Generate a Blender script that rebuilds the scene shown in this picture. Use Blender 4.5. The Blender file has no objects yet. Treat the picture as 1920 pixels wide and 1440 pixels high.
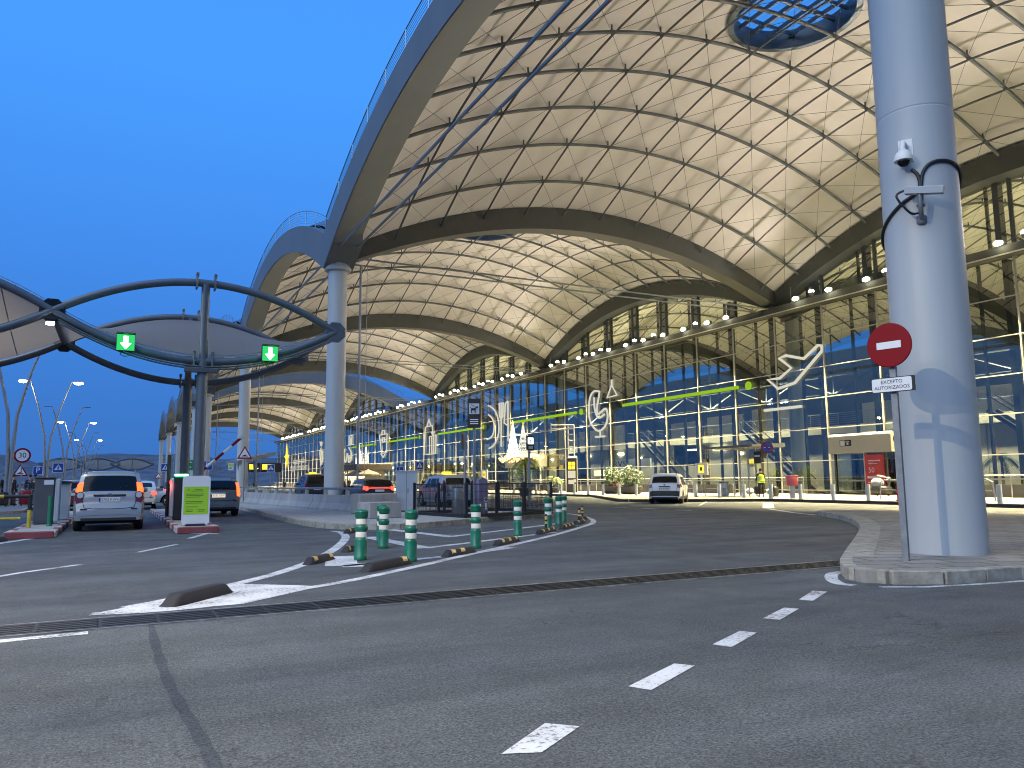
import bpy, bmesh, math, random
from mathutils import Vector, Matrix
from math import sin, cos, pi, radians, sqrt, atan2
random.seed(7)
SC = bpy.context.scene
COL = SC.collection
# ------------------------------------------------------------------ camera
FPX, YAW, PITCH, ROLL, EYE = 1459.27, radians(26.782), radians(7.104), radians(-0.4714), 1.28
_F = Vector((sin(YAW), cos(YAW), 0)); _R = Vector((cos(YAW), -sin(YAW), 0)); _U = Vector((0, 0, 1))
F2 = _F*cos(PITCH) + _U*sin(PITCH); U2 = _U*cos(PITCH) - _F*sin(PITCH)
R3 = _R*cos(ROLL) + U2*sin(ROLL); U3 = U2*cos(ROLL) - _R*sin(ROLL)
cam = bpy.data.cameras.new('camera'); cam_o = bpy.data.objects.new('camera', cam); COL.objects.link(cam_o)
cam.sensor_width = 36; cam.lens = FPX/1920*36; cam.clip_start = 0.1; cam.clip_end = 12000
cam_o.matrix_world = Matrix(((R3.x, U3.x, -F2.x, 0), (R3.y, U3.y, -F2.y, 0), (R3.z, U3.z, -F2.z, EYE), (0, 0, 0, 1)))
SC.camera = cam_o
def _ray(px, py): return R3*((px-960)/FPX) + U3*((720-py)/FPX) + F2
def atZ(px, py, z=0.0):           # survey helper: the point of the level z seen at a photograph pixel
    d = _ray(px, py); t = (z-EYE)/d.z; return (d.x*t, d.y*t)
def atX(px, py, x):
    d = _ray(px, py); t = x/d.x; return (x, d.y*t, EYE+d.z*t)
def atY(px, py, y):
    d = _ray(px, py); t = y/d.y; return (d.x*t, y, EYE+d.z*t)
# ------------------------------------------------------------------ materials
MATS = {}
def mat(name, col=(.5, .5, .5), rough=.6, metal=0., spec=.5, var=0., scale=4., bump=0., bscale=60., emit=None, es=1., coat=0., alpha=1.0, streak=0., dist=.02):
    m = bpy.data.materials.new(name); m.use_nodes = True; MATS[name] = m
    nt = m.node_tree; b = nt.nodes['Principled BSDF']
    b.inputs['Base Color'].default_value = (*col, 1); b.inputs['Roughness'].default_value = rough
    b.inputs['Metallic'].default_value = metal; b.inputs['Specular IOR Level'].default_value = spec
    b.inputs['Coat Weight'].default_value = coat
    if emit:
        b.inputs['Emission Color'].default_value = (*emit, 1); b.inputs['Emission Strength'].default_value = es
    if var or bump or streak:
        tc = nt.nodes.new('ShaderNodeTexCoord')
        geo = nt.nodes.new('ShaderNodeNewGeometry')
    if var or streak:
        n = nt.nodes.new('ShaderNodeTexNoise'); n.inputs['Scale'].default_value = scale; n.inputs['Detail'].default_value = 6
        n.inputs['Roughness'].default_value = .65
        if streak:
            mp = nt.nodes.new('ShaderNodeMapping'); mp.inputs['Scale'].default_value = (1, 1, .08)
            nt.links.new(geo.outputs['Position'], mp.inputs['Vector']); nt.links.new(mp.outputs[0], n.inputs['Vector'])
        else: nt.links.new(geo.outputs['Position'], n.inputs['Vector'])
        v = max(var, streak)
        mr = nt.nodes.new('ShaderNodeMapRange'); mr.inputs['From Min'].default_value = .3; mr.inputs['From Max'].default_value = .7
        mr.inputs['To Min'].default_value = 1-v; mr.inputs['To Max'].default_value = 1+v
        nt.links.new(n.outputs['Fac'], mr.inputs['Value'])
        mx = nt.nodes.new('ShaderNodeMix'); mx.data_type = 'RGBA'; mx.blend_type = 'MULTIPLY'; mx.inputs[0].default_value = 1
        mx.inputs[6].default_value = (*col, 1); nt.links.new(mr.outputs[0], mx.inputs[7]); nt.links.new(mx.outputs[2], b.inputs['Base Color'])
        mr2 = nt.nodes.new('ShaderNodeMapRange'); mr2.inputs['To Min'].default_value = max(0, rough-.12); mr2.inputs['To Max'].default_value = min(1, rough+.12)
        nt.links.new(n.outputs['Fac'], mr2.inputs['Value']); nt.links.new(mr2.outputs[0], b.inputs['Roughness'])
    if bump:
        n2 = nt.nodes.new('ShaderNodeTexNoise'); n2.inputs['Scale'].default_value = bscale; n2.inputs['Detail'].default_value = 4
        nt.links.new(geo.outputs['Position'], n2.inputs['Vector'])
        bp = nt.nodes.new('ShaderNodeBump'); bp.inputs['Strength'].default_value = bump; bp.inputs['Distance'].default_value = dist
        nt.links.new(n2.outputs['Fac'], bp.inputs['Height']); nt.links.new(bp.outputs[0], b.inputs['Normal'])
    return m
def N(m, t, **kw):
    n = m.node_tree.nodes.new(t)
    for k, v in kw.items(): setattr(n, k, v)
    return n
def emis(name, col, s):
    m = bpy.data.materials.new(name); m.use_nodes = True; MATS[name] = m
    nt = m.node_tree; nt.nodes.clear(); o = nt.nodes.new('ShaderNodeOutputMaterial'); e = nt.nodes.new('ShaderNodeEmission')
    e.inputs[0].default_value = (*col, 1); e.inputs[1].default_value = s; nt.links.new(e.outputs[0], o.inputs[0]); return m
def glass(name, tint=(.8, .85, .85), ior=1.7, boost=1.3, base=.04, rough=0.0):
    m = bpy.data.materials.new(name); m.use_nodes = True; MATS[name] = m
    nt = m.node_tree; nt.nodes.clear(); o = nt.nodes.new('ShaderNodeOutputMaterial')
    t = nt.nodes.new('ShaderNodeBsdfTransparent'); t.inputs[0].default_value = (*tint, 1)
    g = nt.nodes.new('ShaderNodeBsdfGlossy'); g.inputs['Roughness'].default_value = rough; g.inputs['Color'].default_value = (.96, .94, .80, 1)
    fr = nt.nodes.new('ShaderNodeFresnel'); gg = nt.nodes.new('ShaderNodeNewGeometry'); mi = nt.nodes.new('ShaderNodeMapRange'); mi.inputs[3].default_value = ior; mi.inputs[4].default_value = 1/ior
    nt.links.new(gg.outputs['Backfacing'], mi.inputs[0]); nt.links.new(mi.outputs[0], fr.inputs['IOR'])
    ma = nt.nodes.new('ShaderNodeMath'); ma.operation = 'MULTIPLY_ADD'; ma.inputs[1].default_value = boost; ma.inputs[2].default_value = base; ma.use_clamp = True
    mx = nt.nodes.new('ShaderNodeMixShader')
    L = nt.links.new
    L(fr.outputs[0], ma.inputs[0]); L(ma.outputs[0], mx.inputs[0]); L(t.outputs[0], mx.inputs[1]); L(g.outputs[0], mx.inputs[2]); L(mx.outputs[0], o.inputs[0])
    return m
# ------------------------------------------------------------------ mesh builder
_TXT = {}
class MB:
    def __init__(s): s.v = []; s.f = []; s.mi = []; s.m = 0
    def _add(s, vs, fs):
        o = len(s.v); s.v += [tuple(p) for p in vs]
        for f in fs: s.f.append([o+i for i in f]); s.mi.append(s.m)
        return s
    def box(s, c, d, rz=0., bev=0.):
        x, y, z = d[0]/2, d[1]/2, d[2]/2
        if bev > 0:
            b = min(bev, x*.9, y*.9, z*.9); vs = []; R = []
            for (zz, i) in ((-z, b), (-z+b, 0), (z-b, 0), (z, b)):
                r = [(-x+b, -y+i), (x-b, -y+i), (x-i, -y+b), (x-i, y-b), (x-b, y-i), (-x+b, y-i), (-x+i, y-b), (-x+i, -y+b)]
                if i: r = [(-x+b, -y+b), (x-b, -y+b), (x-b, -y+b), (x-b, y-b), (x-b, y-b), (-x+b, y-b), (-x+b, y-b), (-x+b, -y+b)]
                R.append([(px, py, zz) for px, py in r])
            fs = []
            for k in range(3):
                for i in range(8): fs.append((k*8+i, k*8+(i+1) % 8, k*8+8+(i+1) % 8, k*8+8+i))
            fs += [tuple(range(7, -1, -1)), tuple(range(24, 32))]
            vs = [p for r in R for p in r]
        else:
            vs = [(-x, -y, -z), (x, -y, -z), (x, y, -z), (-x, y, -z), (-x, -y, z), (x, -y, z), (x, y, z), (-x, y, z)]
            fs = [(3, 2, 1, 0), (4, 5, 6, 7), (0, 1, 5, 4), (1, 2, 6, 5), (2, 3, 7, 6), (3, 0, 4, 7)]
        ca, sa = cos(rz), sin(rz)
        return s._add([(c[0]+p[0]*ca-p[1]*sa, c[1]+p[0]*sa+p[1]*ca, c[2]+p[2]) for p in vs], fs)
    def poly(s, pts): return s._add(pts, [tuple(range(len(pts)))])
    def prism(s, pts, z0, z1):
        n = len(pts); a = sum(pts[i][0]*pts[(i+1) % n][1]-pts[(i+1) % n][0]*pts[i][1] for i in range(n))
        if a < 0: pts = pts[::-1]
        return s._add([(p[0], p[1], z0) for p in pts]+[(p[0], p[1], z1) for p in pts],
                      [tuple(range(n-1, -1, -1)), tuple(range(n, 2*n))]+[(i, (i+1) % n, n+(i+1) % n, n+i) for i in range(n)])
    def slab(s, pts, o, ux, uy, d):   # 2d outline in the plane (o,ux,uy), extruded by vector d
        o, ux, uy, d = map(Vector, (o, ux, uy, d)); n = len(pts)
        a = [o+ux*p[0]+uy*p[1] for p in pts]; b = [p+d for p in a]
        return s._add(a+b, [tuple(range(n)), tuple(range(2*n-1, n-1, -1))]+[(i, n+i, n+(i+1) % n, (i+1) % n) for i in range(n)])
    def tube(s, pts, r, n=8, closed=False, caps=True):
        P = [Vector(p) for p in pts]; k = len(P); rs = r if isinstance(r, (list, tuple)) else [r]*k
        up = None; vs = []
        for i in range(k):
            if closed: t = P[(i+1) % k]-P[i-1]
            else: t = P[min(i+1, k-1)]-P[max(i-1, 0)]
            if t.length < 1e-9: t = Vector((0, 0, 1))
            t.normalize()
            if up is None: up = t.orthogonal().normalized()
            else:
                up = up-t*up.dot(t)
                up = up.normalized() if up.length > 1e-6 else t.orthogonal().normalized()
            w = t.cross(up)
            for j in range(n):
                a = 2*pi*j/n; vs.append(P[i]+(up*cos(a)+w*sin(a))*rs[i])
        fs = []
        for i in range(k if closed else k-1):
            i2 = (i+1) % k
            for j in range(n): fs.append((i*n+j, i*n+(j+1) % n, i2*n+(j+1) % n, i2*n+j))
        if caps and not closed: fs += [tuple(range(n-1, -1, -1)), tuple((k-1)*n+j for j in range(n))]
        return s._add(vs, fs)
    def lathe(s, prof, c=(0, 0, 0), n=20, caps=True, sx=1., sy=1.):
        vs = []; fs = []; k = len(prof)
        for r, z in prof:
            for j in range(n): vs.append((c[0]+r*cos(2*pi*j/n)*sx, c[1]+r*sin(2*pi*j/n)*sy, c[2]+z))
        for i in range(k-1):
            for j in range(n): fs.append((i*n+j, i*n+(j+1) % n, (i+1)*n+(j+1) % n, (i+1)*n+j))
        if caps: fs += [tuple(range(n-1, -1, -1)), tuple((k-1)*n+j for j in range(n))]
        return s._add(vs, fs)
    def ball(s, c, r, n=12, k=8):
        r = r if isinstance(r, (list, tuple)) else (r, r, r)
        vs = [(c[0], c[1], c[2]-r[2])]; fs = []
        for i in range(1, k):
            a = -pi/2+pi*i/k
            for j in range(n): vs.append((c[0]+r[0]*cos(a)*cos(2*pi*j/n), c[1]+r[1]*cos(a)*sin(2*pi*j/n), c[2]+r[2]*sin(a)))
        vs.append((c[0], c[1], c[2]+r[2])); t = len(vs)-1
        for j in range(n): fs.append((0, 1+(j+1) % n, 1+j))
        for i in range(k-2):
            for j in range(n): fs.append((1+i*n+j, 1+i*n+(j+1) % n, 1+(i+1)*n+(j+1) % n, 1+(i+1)*n+j))
        for j in range(n): fs.append((t, 1+(k-2)*n+j, 1+(k-2)*n+(j+1) % n))
        return s._add(vs, fs)
    def grid(s, nu, nv, fn):
        vs = [fn(i/nu, j/nv) for i in range(nu+1) for j in range(nv+1)]
        fs = [(i*(nv+1)+j, (i+1)*(nv+1)+j, (i+1)*(nv+1)+j+1, i*(nv+1)+j+1) for i in range(nu) for j in range(nv)]
        return s._add(vs, fs)
    def ribbon(s, pts, w, z):           # flat strip on the ground along a polyline; w is a width or a list
        P = [Vector((p[0], p[1])) for p in pts]; k = len(P); W = w if isinstance(w, (list, tuple)) else [w]*k; vs = []
        for i in range(k):
            t = (P[min(i+1, k-1)]-P[max(i-1, 0)]).normalized(); nn = Vector((-t.y, t.x))
            a, b = P[i]+nn*W[i]/2, P[i]-nn*W[i]/2; vs += [(b.x, b.y, z), (a.x, a.y, z)]
        return s._add(vs, [(2*i, 2*i+2, 2*i+3, 2*i+1) for i in range(k-1)])
    def text(s, txt, size, o, ux, uy, depth=.003, align='CENTER', fn=None):
        key = (txt, align)
        if key not in _TXT:
            c = bpy.data.curves.new('text', 'FONT'); c.body = txt; c.align_x = align; c.align_y = 'CENTER'; c.resolution_u = 3
            ob = bpy.data.objects.new('text', c); COL.objects.link(ob)
            bpy.context.view_layer.update()
            me = ob.evaluated_get(bpy.context.evaluated_depsgraph_get()).to_mesh()
            _TXT[key] = ([v.co[:2] for v in me.vertices], [tuple(p.vertices) for p in me.polygons])
            bpy.data.objects.remove(ob); bpy.data.curves.remove(c)
        V, Fc = _TXT[key]; o, ux, uy = Vector(o), Vector(ux), Vector(uy); nn = ux.cross(uy).normalized()*depth
        return s._add([o+ux*(p[0]*size)+uy*(p[1]*size)+nn for p in V], Fc)
    def build(s, name, mats, parent=None, smooth=None, loc=None):
        me = bpy.data.meshes.new(name); me.from_pydata(s.v, [], s.f)
        for m in (mats if isinstance(mats, (list, tuple)) else [mats]): me.materials.append(MATS[m] if isinstance(m, str) else m)
        if len(me.polygons) == len(s.mi): me.polygons.foreach_set('material_index', s.mi)
        me.validate(); me.update()
        if smooth is not None:
            me.polygons.foreach_set('use_smooth', [True]*len(me.polygons)); me.set_sharp_from_angle(angle=radians(smooth))
        o = bpy.data.objects.new(name, me); COL.objects.link(o)
        if parent: o.parent = parent
        if loc: o.location = loc
        return o
def tag(o, label=None, cat=None, group=None, kind=None):
    if label: o['label'] = label
    if cat: o['category'] = cat
    if group: o['group'] = group
    if kind: o['kind'] = kind
    return o
def empty(name, loc=(0, 0, 0), rz=0., label=None, cat=None, group=None):
    o = bpy.data.objects.new(name, None); COL.objects.link(o); o.empty_display_size = .2
    o.location = loc; o.rotation_euler = (0, 0, rz); return tag(o, label, cat, group)
def copy_tree(o, parent=None):
    c = o.copy(); COL.objects.link(c)
    if parent: c.parent = parent
    for ch in list(o.children): copy_tree(ch, c)
    return c
def again(src, loc, rz=None, label=None, group=None, scale=None):
    c = copy_tree(src); c.location = loc
    if rz is not None: c.rotation_euler = (0, 0, rz)
    if label: c['label'] = label
    if group: c['group'] = group
    if scale: c.scale = scale
    return c
def struct(name, mb, m, smooth=None): return tag(mb.build(name, m, smooth=smooth), kind='structure')
ORD = ['zeroth', 'first', 'second', 'third', 'fourth', 'fifth', 'sixth', 'seventh', 'eighth', 'ninth', 'tenth', 'eleventh', 'twelfth', 'thirteenth', 'fourteenth', 'fifteenth', 'sixteenth', 'seventeenth', 'eighteenth', 'nineteenth', 'twentieth']
def smoothstep(a): a = max(0, min(1, a)); return a*a*(3-2*a)
def catmull(P, n=8, closed=False):
    out = []; k = len(P); rng = range(k if closed else k-1)
    for i in rng:
        p = [P[(i+d) % k] if closed else P[max(0, min(k-1, i+d))] for d in (-1, 0, 1, 2)]
        for j in range(n):
            t = j/n; out.append(tuple(.5*(2*p[1][c]+(p[2][c]-p[0][c])*t+(2*p[0][c]-5*p[1][c]+4*p[2][c]-p[3][c])*t*t+(3*p[1][c]-p[0][c]-3*p[2][c]+p[3][c])*t**3) for c in range(len(P[0]))))
    if not closed: out.append(tuple(P[-1]))
    return out
# ------------------------------------------------------------------ world, dusk
W = bpy.data.worlds.new('World'); SC.world = W; W.use_nodes = True
nt = W.node_tree; bg = nt.nodes['Background']
sky = nt.nodes.new('ShaderNodeTexSky'); sky.sky_type = 'NISHITA'; sky.sun_disc = False
sky.sun_elevation = radians(-3.0); sky.sun_rotation = radians(250); sky.ozone_density = 6.0; sky.air_density = 1.0; sky.dust_density = .3
tcw = nt.nodes.new('ShaderNodeTexCoord'); sep = nt.nodes.new('ShaderNodeSeparateXYZ'); nt.links.new(tcw.outputs['Generated'], sep.inputs[0])
rmp = nt.nodes.new('ShaderNodeValToRGB'); nt.links.new(sep.outputs['Z'], rmp.inputs[0])
el = rmp.color_ramp.elements
el[0].position = 0.0; el[0].color = (.037, .135, .42, 1)
el[1].position = 1.0; el[1].color = (.056, .25, .78, 1)
for p_, c_ in ((.10, (.036, .160, .50, 1)), (.26, (.044, .212, .66, 1)), (.46, (.054, .275, .80, 1))):
    e_ = el.new(p_); e_.color = c_
mxw = nt.nodes.new('ShaderNodeMix'); mxw.data_type = 'RGBA'; mxw.inputs[0].default_value = .86
scl = nt.nodes.new('ShaderNodeVectorMath'); scl.operation = 'SCALE'; scl.inputs['Scale'].default_value = 1.5
nt.links.new(sky.outputs[0], scl.inputs[0]); nt.links.new(scl.outputs[0], mxw.inputs[6]); nt.links.new(rmp.outputs[0], mxw.inputs[7])
nt.links.new(mxw.outputs[2], bg.inputs['Color']); bg.inputs['Strength'].default_value = 1.0
sun = bpy.data.lights.new('sun', 'SUN'); sun_o = bpy.data.objects.new('sun', sun); COL.objects.link(sun_o)
sun.energy = 1.15; sun.angle = radians(70); sun.color = (.93, 1.0, .93)     # the last glow of the western sky, very soft
sun_o.rotation_euler = Vector((.62, .30, -.72)).to_track_quat('-Z', 'Y').to_euler()
SC.view_settings.view_transform = 'Standard'; SC.view_settings.look = 'None'; SC.view_settings.exposure = .55; SC.view_settings.gamma = 1
SC.cycles.use_denoising = True; SC.cycles.filter_width = 1.05
try: SC.cycles.denoiser = 'OPENIMAGEDENOISE'
except Exception: pass
SC.cycles.max_bounces = 6; SC.cycles.diffuse_bounces = 3; SC.cycles.glossy_bounces = 3; SC.cycles.transparent_max_bounces = 12
SC.cycles.sample_clamp_indirect = 4.0; SC.cycles.caustics_reflective = False; SC.cycles.caustics_refractive = False
SC.cycles.use_light_tree = True
# ------------------------------------------------------------------ shared materials
mat('membrane', (.84, .785, .69), .85, var=.05, scale=.6, bump=.25, bscale=1.3, dist=.05)
mat('steel_dark', (.085, .10, .115), .5, .2, var=.15, scale=.7)
mat('fascia', (.125, .145, .165), .6, var=.12, scale=.5, streak=.12)
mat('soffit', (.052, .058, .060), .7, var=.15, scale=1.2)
mat('tie_steel', (.22, .25, .28), .4, .6)
mat('column_white', (.40, .43, .445), .45, var=.10, scale=1.1, bump=.05, bscale=6, streak=.09)
mat('frame_white', (.62, .61, .54), .45)
mat('post_grey', (.045, .055, .062), .5, .3)
mat('skin_metal', (.20, .23, .26), .45, .5)
mat('rail_steel', (.30, .34, .38), .35, .8)
mat('skylight_rim', (.05, .075, .11), .4, .2)
glass('facade_glass', (.62, .68, .63), 1.72, 1.2, .10)
glass('clear_glass', (.82, .88, .9), 1.5, 1.0, .02)
glass('tinted_glass', (.10, .115, .125), 1.5, 1.1, .03)
mat('black_rubber', (.018, .018, .02), .75, var=.3, scale=9, bump=.2, bscale=40, dist=.01)
mat('black_paint', (.014, .016, .018), .45)
mat('concrete', (.34, .335, .32), .85, var=.22, scale=1.6, bump=.25, bscale=30, streak=.16, dist=.01)
mat('concrete_kerb', (.29, .275, .235), .9, var=.42, scale=5, bump=.4, bscale=26, dist=.015)
mat('galvanised', (.24, .26, .275), .5, .55, var=.18, scale=9)
mat('sign_red', (.21, .003, .008), .5, 0, .2); mat('sign_white', (.72, .74, .76), .4); mat('sign_blue', (.012, .05, .30), .4); mat('sign_black', (.012, .012, .014), .45)
mat('sign_brown', (.022, .013, .012), .5); mat('sign_yellow', (.85, .62, .02), .45); mat('sign_green', (.02, .22, .10), .45)
mat('grey_box', (.42, .46, .50), .5, var=.06, scale=3); mat('grey_dark', (.075, .085, .095), .5, var=.1, scale=3)
mat('green_plastic', (.005, .13, .075), .38, var=.25, scale=7, coat=.2)
mat('reflector', (.78, .75, .66), .35, var=.08, scale=20)
mat('amber_reflector', (.72, .48, .12), .35, var=.2, scale=30)
mat('yellow_paint', (.55, .42, .03), .55, var=.2, scale=8)
emis('lamp_yellow', (1, .90, .58), 30.0); emis('lamp_white', (1, .97, .92), 34.0); emis('lamp_street', (1, .84, .52), 40.0)
emis('led_green', (.10, 1, .30), 9.0); emis('led_green_dim', (.02, .42, .10), 1.2); emis('led_white', (.85, 1, .88), 8.0)
emis('tail_red', (1, .035, .02), 4.5); emis('tail_amber', (1, .075, .018), 3.6); emis('lit_warm', (1, .80, .42), 2.2); emis('lit_cool', (.85, .95, 1), 2.0)
emis('picto_white', (.93, .90, .74), .50); emis('picto_lime', (.42, .72, .03), .48); emis('headlamp', (1, .93, .75), 14.0)
emis('screen_cyan', (.12, .62, .95), 1.3); emis('screen_pink', (.85, .12, .62), 1.3); emis('sign_lit_yellow', (1, .72, .05), 1.4)
# asphalt: aggregate speckle, worn wheel tracks, patches and hairline cracks
def asphalt(name, base, speck=1.0):
    m = mat(name, base, .8); nt = m.node_tree; L = nt.links.new; b = nt.nodes['Principled BSDF']
    g = N(m, 'ShaderNodeNewGeometry')
    def noise(sc, det, r=.6, mp=None):
        n = N(m, 'ShaderNodeTexNoise'); n.inputs['Scale'].default_value = sc; n.inputs['Detail'].default_value = det; n.inputs['Roughness'].default_value = r
        if mp:
            q = N(m, 'ShaderNodeMapping'); q.inputs['Scale'].default_value = mp[:3]; q.inputs['Rotation'].default_value = (0, 0, mp[3]); L(g.outputs['Position'], q.inputs[0]); L(q.outputs[0], n.inputs['Vector'])
        else: L(g.outputs['Position'], n.inputs['Vector'])
        return n.outputs['Fac']
    def rng(x, a, b_, c, d):
        r = N(m, 'ShaderNodeMapRange'); L(x, r.inputs[0]); r.inputs[1].default_value = a; r.inputs[2].default_value = b_; r.inputs[3].default_value = c; r.inputs[4].default_value = d; return r.outputs[0]
    def mul(a, b_):
        r = N(m, 'ShaderNodeMath', operation='MULTIPLY'); L(a, r.inputs[0]); L(b_, r.inputs[1]); return r.outputs[0]
    big = rng(noise(.22, 5), .3, .7, .78, 1.22)
    track = rng(noise(1.0, 4, .6, (.13, 1.1, 1, -.25)), .35, .65, .74, 1.18)
    mid = rng(noise(1.7, 7, .72), .3, .7, .82, 1.17)
    fine = rng(noise(58, 3, .8), .34, .66, .15, 1.95)
    f2 = rng(noise(24, 4, .75), .3, .7, .64, 1.38)
    cr = N(m, 'ShaderNodeTexVoronoi', feature='DISTANCE_TO_EDGE'); cr.inputs['Scale'].default_value = .9
    wp = N(m, 'ShaderNodeTexNoise'); wp.inputs['Scale'].default_value = 2.5; wp.inputs['Detail'].default_value = 5; L(g.outputs['Position'], wp.inputs['Vector'])
    av = N(m, 'ShaderNodeVectorMath', operation='MULTIPLY_ADD'); L(wp.outputs['Color'], av.inputs[0]); av.inputs[1].default_value = (.9, .9, .9); L(g.outputs['Position'], av.inputs[2]); L(av.outputs[0], cr.inputs['Vector'])
    line = rng(cr.outputs['Distance'], 0, .016, .0, 1)
    mask = rng(noise(.35, 3), .53, .60, 0, 1); blot = rng(noise(.6, 6, .72, (.35, 1.7, 1, -.3)), .30, .46, .62, 1)
    om = N(m, 'ShaderNodeMath', operation='SUBTRACT'); om.inputs[0].default_value = 1; L(line, om.inputs[1])
    ck = mul(om.outputs[0], mask); ic = N(m, 'ShaderNodeMath', operation='MULTIPLY_ADD'); L(ck, ic.inputs[0]); ic.inputs[1].default_value = -.62; ic.inputs[2].default_value = 1
    v = mul(mul(mul(mul(big, track), mul(mid, fine)), mul(f2, ic.outputs[0])), blot)
    mx = N(m, 'ShaderNodeMix', data_type='RGBA', blend_type='MULTIPLY'); mx.inputs[0].default_value = 1; mx.inputs[6].default_value = (*base, 1); L(v, mx.inputs[7]); L(mx.outputs[2], b.inputs['Base Color'])
    L(rng(noise(1.2, 4), .3, .7, .62, .9), b.inputs['Roughness'])
    bp = N(m, 'ShaderNodeBump'); bp.inputs['Strength'].default_value = .55; bp.inputs['Distance'].default_value = .008; L(fine, bp.inputs['Height']); L(bp.outputs[0], b.inputs['Normal'])
    return m
asphalt('asphalt', (.073, .083, .090))
asphalt('asphalt_seam', (.036, .045, .056))
# worn thermoplastic paint
def roadpaint(name, col, wear):
    m = mat(name, col, .65); nt = m.node_tree; L = nt.links.new; b = nt.nodes['Principled BSDF']; g = N(m, 'ShaderNodeNewGeometry')
    n = N(m, 'ShaderNodeTexNoise'); n.inputs['Scale'].default_value = 26; n.inputs['Detail'].default_value = 8; n.inputs['Roughness'].default_value = .75; L(g.outputs['Position'], n.inputs['Vector'])
    n2 = N(m, 'ShaderNodeTexNoise'); n2.inputs['Scale'].default_value = 2.2; n2.inputs['Detail'].default_value = 4; L(g.outputs['Position'], n2.inputs['Vector'])
    a = N(m, 'ShaderNodeMath', operation='MULTIPLY_ADD'); L(n2.outputs['Fac'], a.inputs[0]); a.inputs[1].default_value = .35; L(n.outputs['Fac'], a.inputs[2])
    r = N(m, 'ShaderNodeMapRange'); L(a.outputs[0], r.inputs[0]); r.inputs[1].default_value = wear-.05; r.inputs[2].default_value = wear+.05
    mx = N(m, 'ShaderNodeMix', data_type='RGBA'); L(r.outputs[0], mx.inputs[0]); mx.inputs[6].default_value = (.10, .10, .10, 1)
    cl = N(m, 'ShaderNodeMix', data_type='RGBA', blend_type='MULTIPLY'); cl.inputs[0].default_value = .5; cl.inputs[6].default_value = (*col, 1); L(n2.outputs['Fac'], cl.inputs[7]); L(cl.outputs[2], mx.inputs[7])
    L(mx.outputs[2], b.inputs['Base Color']); return m
roadpaint('road_paint', (.74, .77, .80), .615); roadpaint('road_paint_worn', (.62, .62, .60), .68)
roadpaint('kerb_red', (.30, .05, .06), .60); roadpaint('kerb_white', (.66, .64, .60), .60)
# paving slabs
def paving(name, base, sx, sy, joint=.03, rot=0.):
    m = mat(name, base, .8); nt = m.node_tree; L = nt.links.new; b = nt.nodes['Principled BSDF']; g = N(m, 'ShaderNodeNewGeometry')
    q = N(m, 'ShaderNodeMapping'); q.inputs['Rotation'].default_value = (0, 0, rot); L(g.outputs['Position'], q.inputs[0])
    br = N(m, 'ShaderNodeTexBrick'); br.inputs['Scale'].default_value = 1; br.inputs['Brick Width'].default_value = sx; br.inputs['Row Height'].default_value = sy; br.inputs['Mortar Size'].default_value = joint; br.inputs['Mortar Smooth'].default_value = .3
    br.inputs['Color1'].default_value = (*[c*.9 for c in base], 1); br.inputs['Color2'].default_value = (*[c*1.1 for c in base], 1); br.inputs['Mortar'].default_value = (*[c*.22 for c in base], 1); L(q.outputs[0], br.inputs['Vector'])
    n = N(m, 'ShaderNodeTexNoise'); n.inputs['Scale'].default_value = 1.3; n.inputs['Detail'].default_value = 8; n.inputs['Roughness'].default_value = .7; L(g.outputs['Position'], n.inputs['Vector'])
    r = N(m, 'ShaderNodeMapRange'); L(n.outputs['Fac'], r.inputs[0]); r.inputs[1].default_value = .3; r.inputs[2].default_value = .7; r.inputs[3].default_value = .72; r.inputs[4].default_value = 1.28
    mx = N(m, 'ShaderNodeMix', data_type='RGBA', blend_type='MULTIPLY'); mx.inputs[0].default_value = 1; L(br.outputs['Color'], mx.inputs[6]); L(r.outputs[0], mx.inputs[7]); L(mx.outputs[2], b.inputs['Base Color'])
    bp = N(m, 'ShaderNodeBump'); bp.inputs['Strength'].default_value = .5; bp.inputs['Distance'].default_value = .006; L(br.outputs['Fac'], bp.inputs['Height']); bp.invert = True; L(bp.outputs[0], b.inputs['Normal'])
    return m
paving('paving_island', (.23, .22, .20), .62, .41, .016, radians(20)); paving('paving_pale', (.33, .31, .26), .8, .8, .014)
paving('paving_lot', (.17, .17, .165), .5, .5, .012)
# ------------------------------------------------------------------ ground, roads, kerbs
mat('dry_earth', (.10, .085, .06), .95, var=.4, scale=.05)
mb = MB(); mb.poly([(-6000, -3000, -.03), (6000, -3000, -.03), (6000, 9000, -.03), (-6000, 9000, -.03)]); struct('ground', mb, 'dry_earth')
mb = MB(); mb.grid(40, 60, lambda a, b: (-60+110*a, -40+360*b, 0)); struct('road', mb, 'asphalt')
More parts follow.
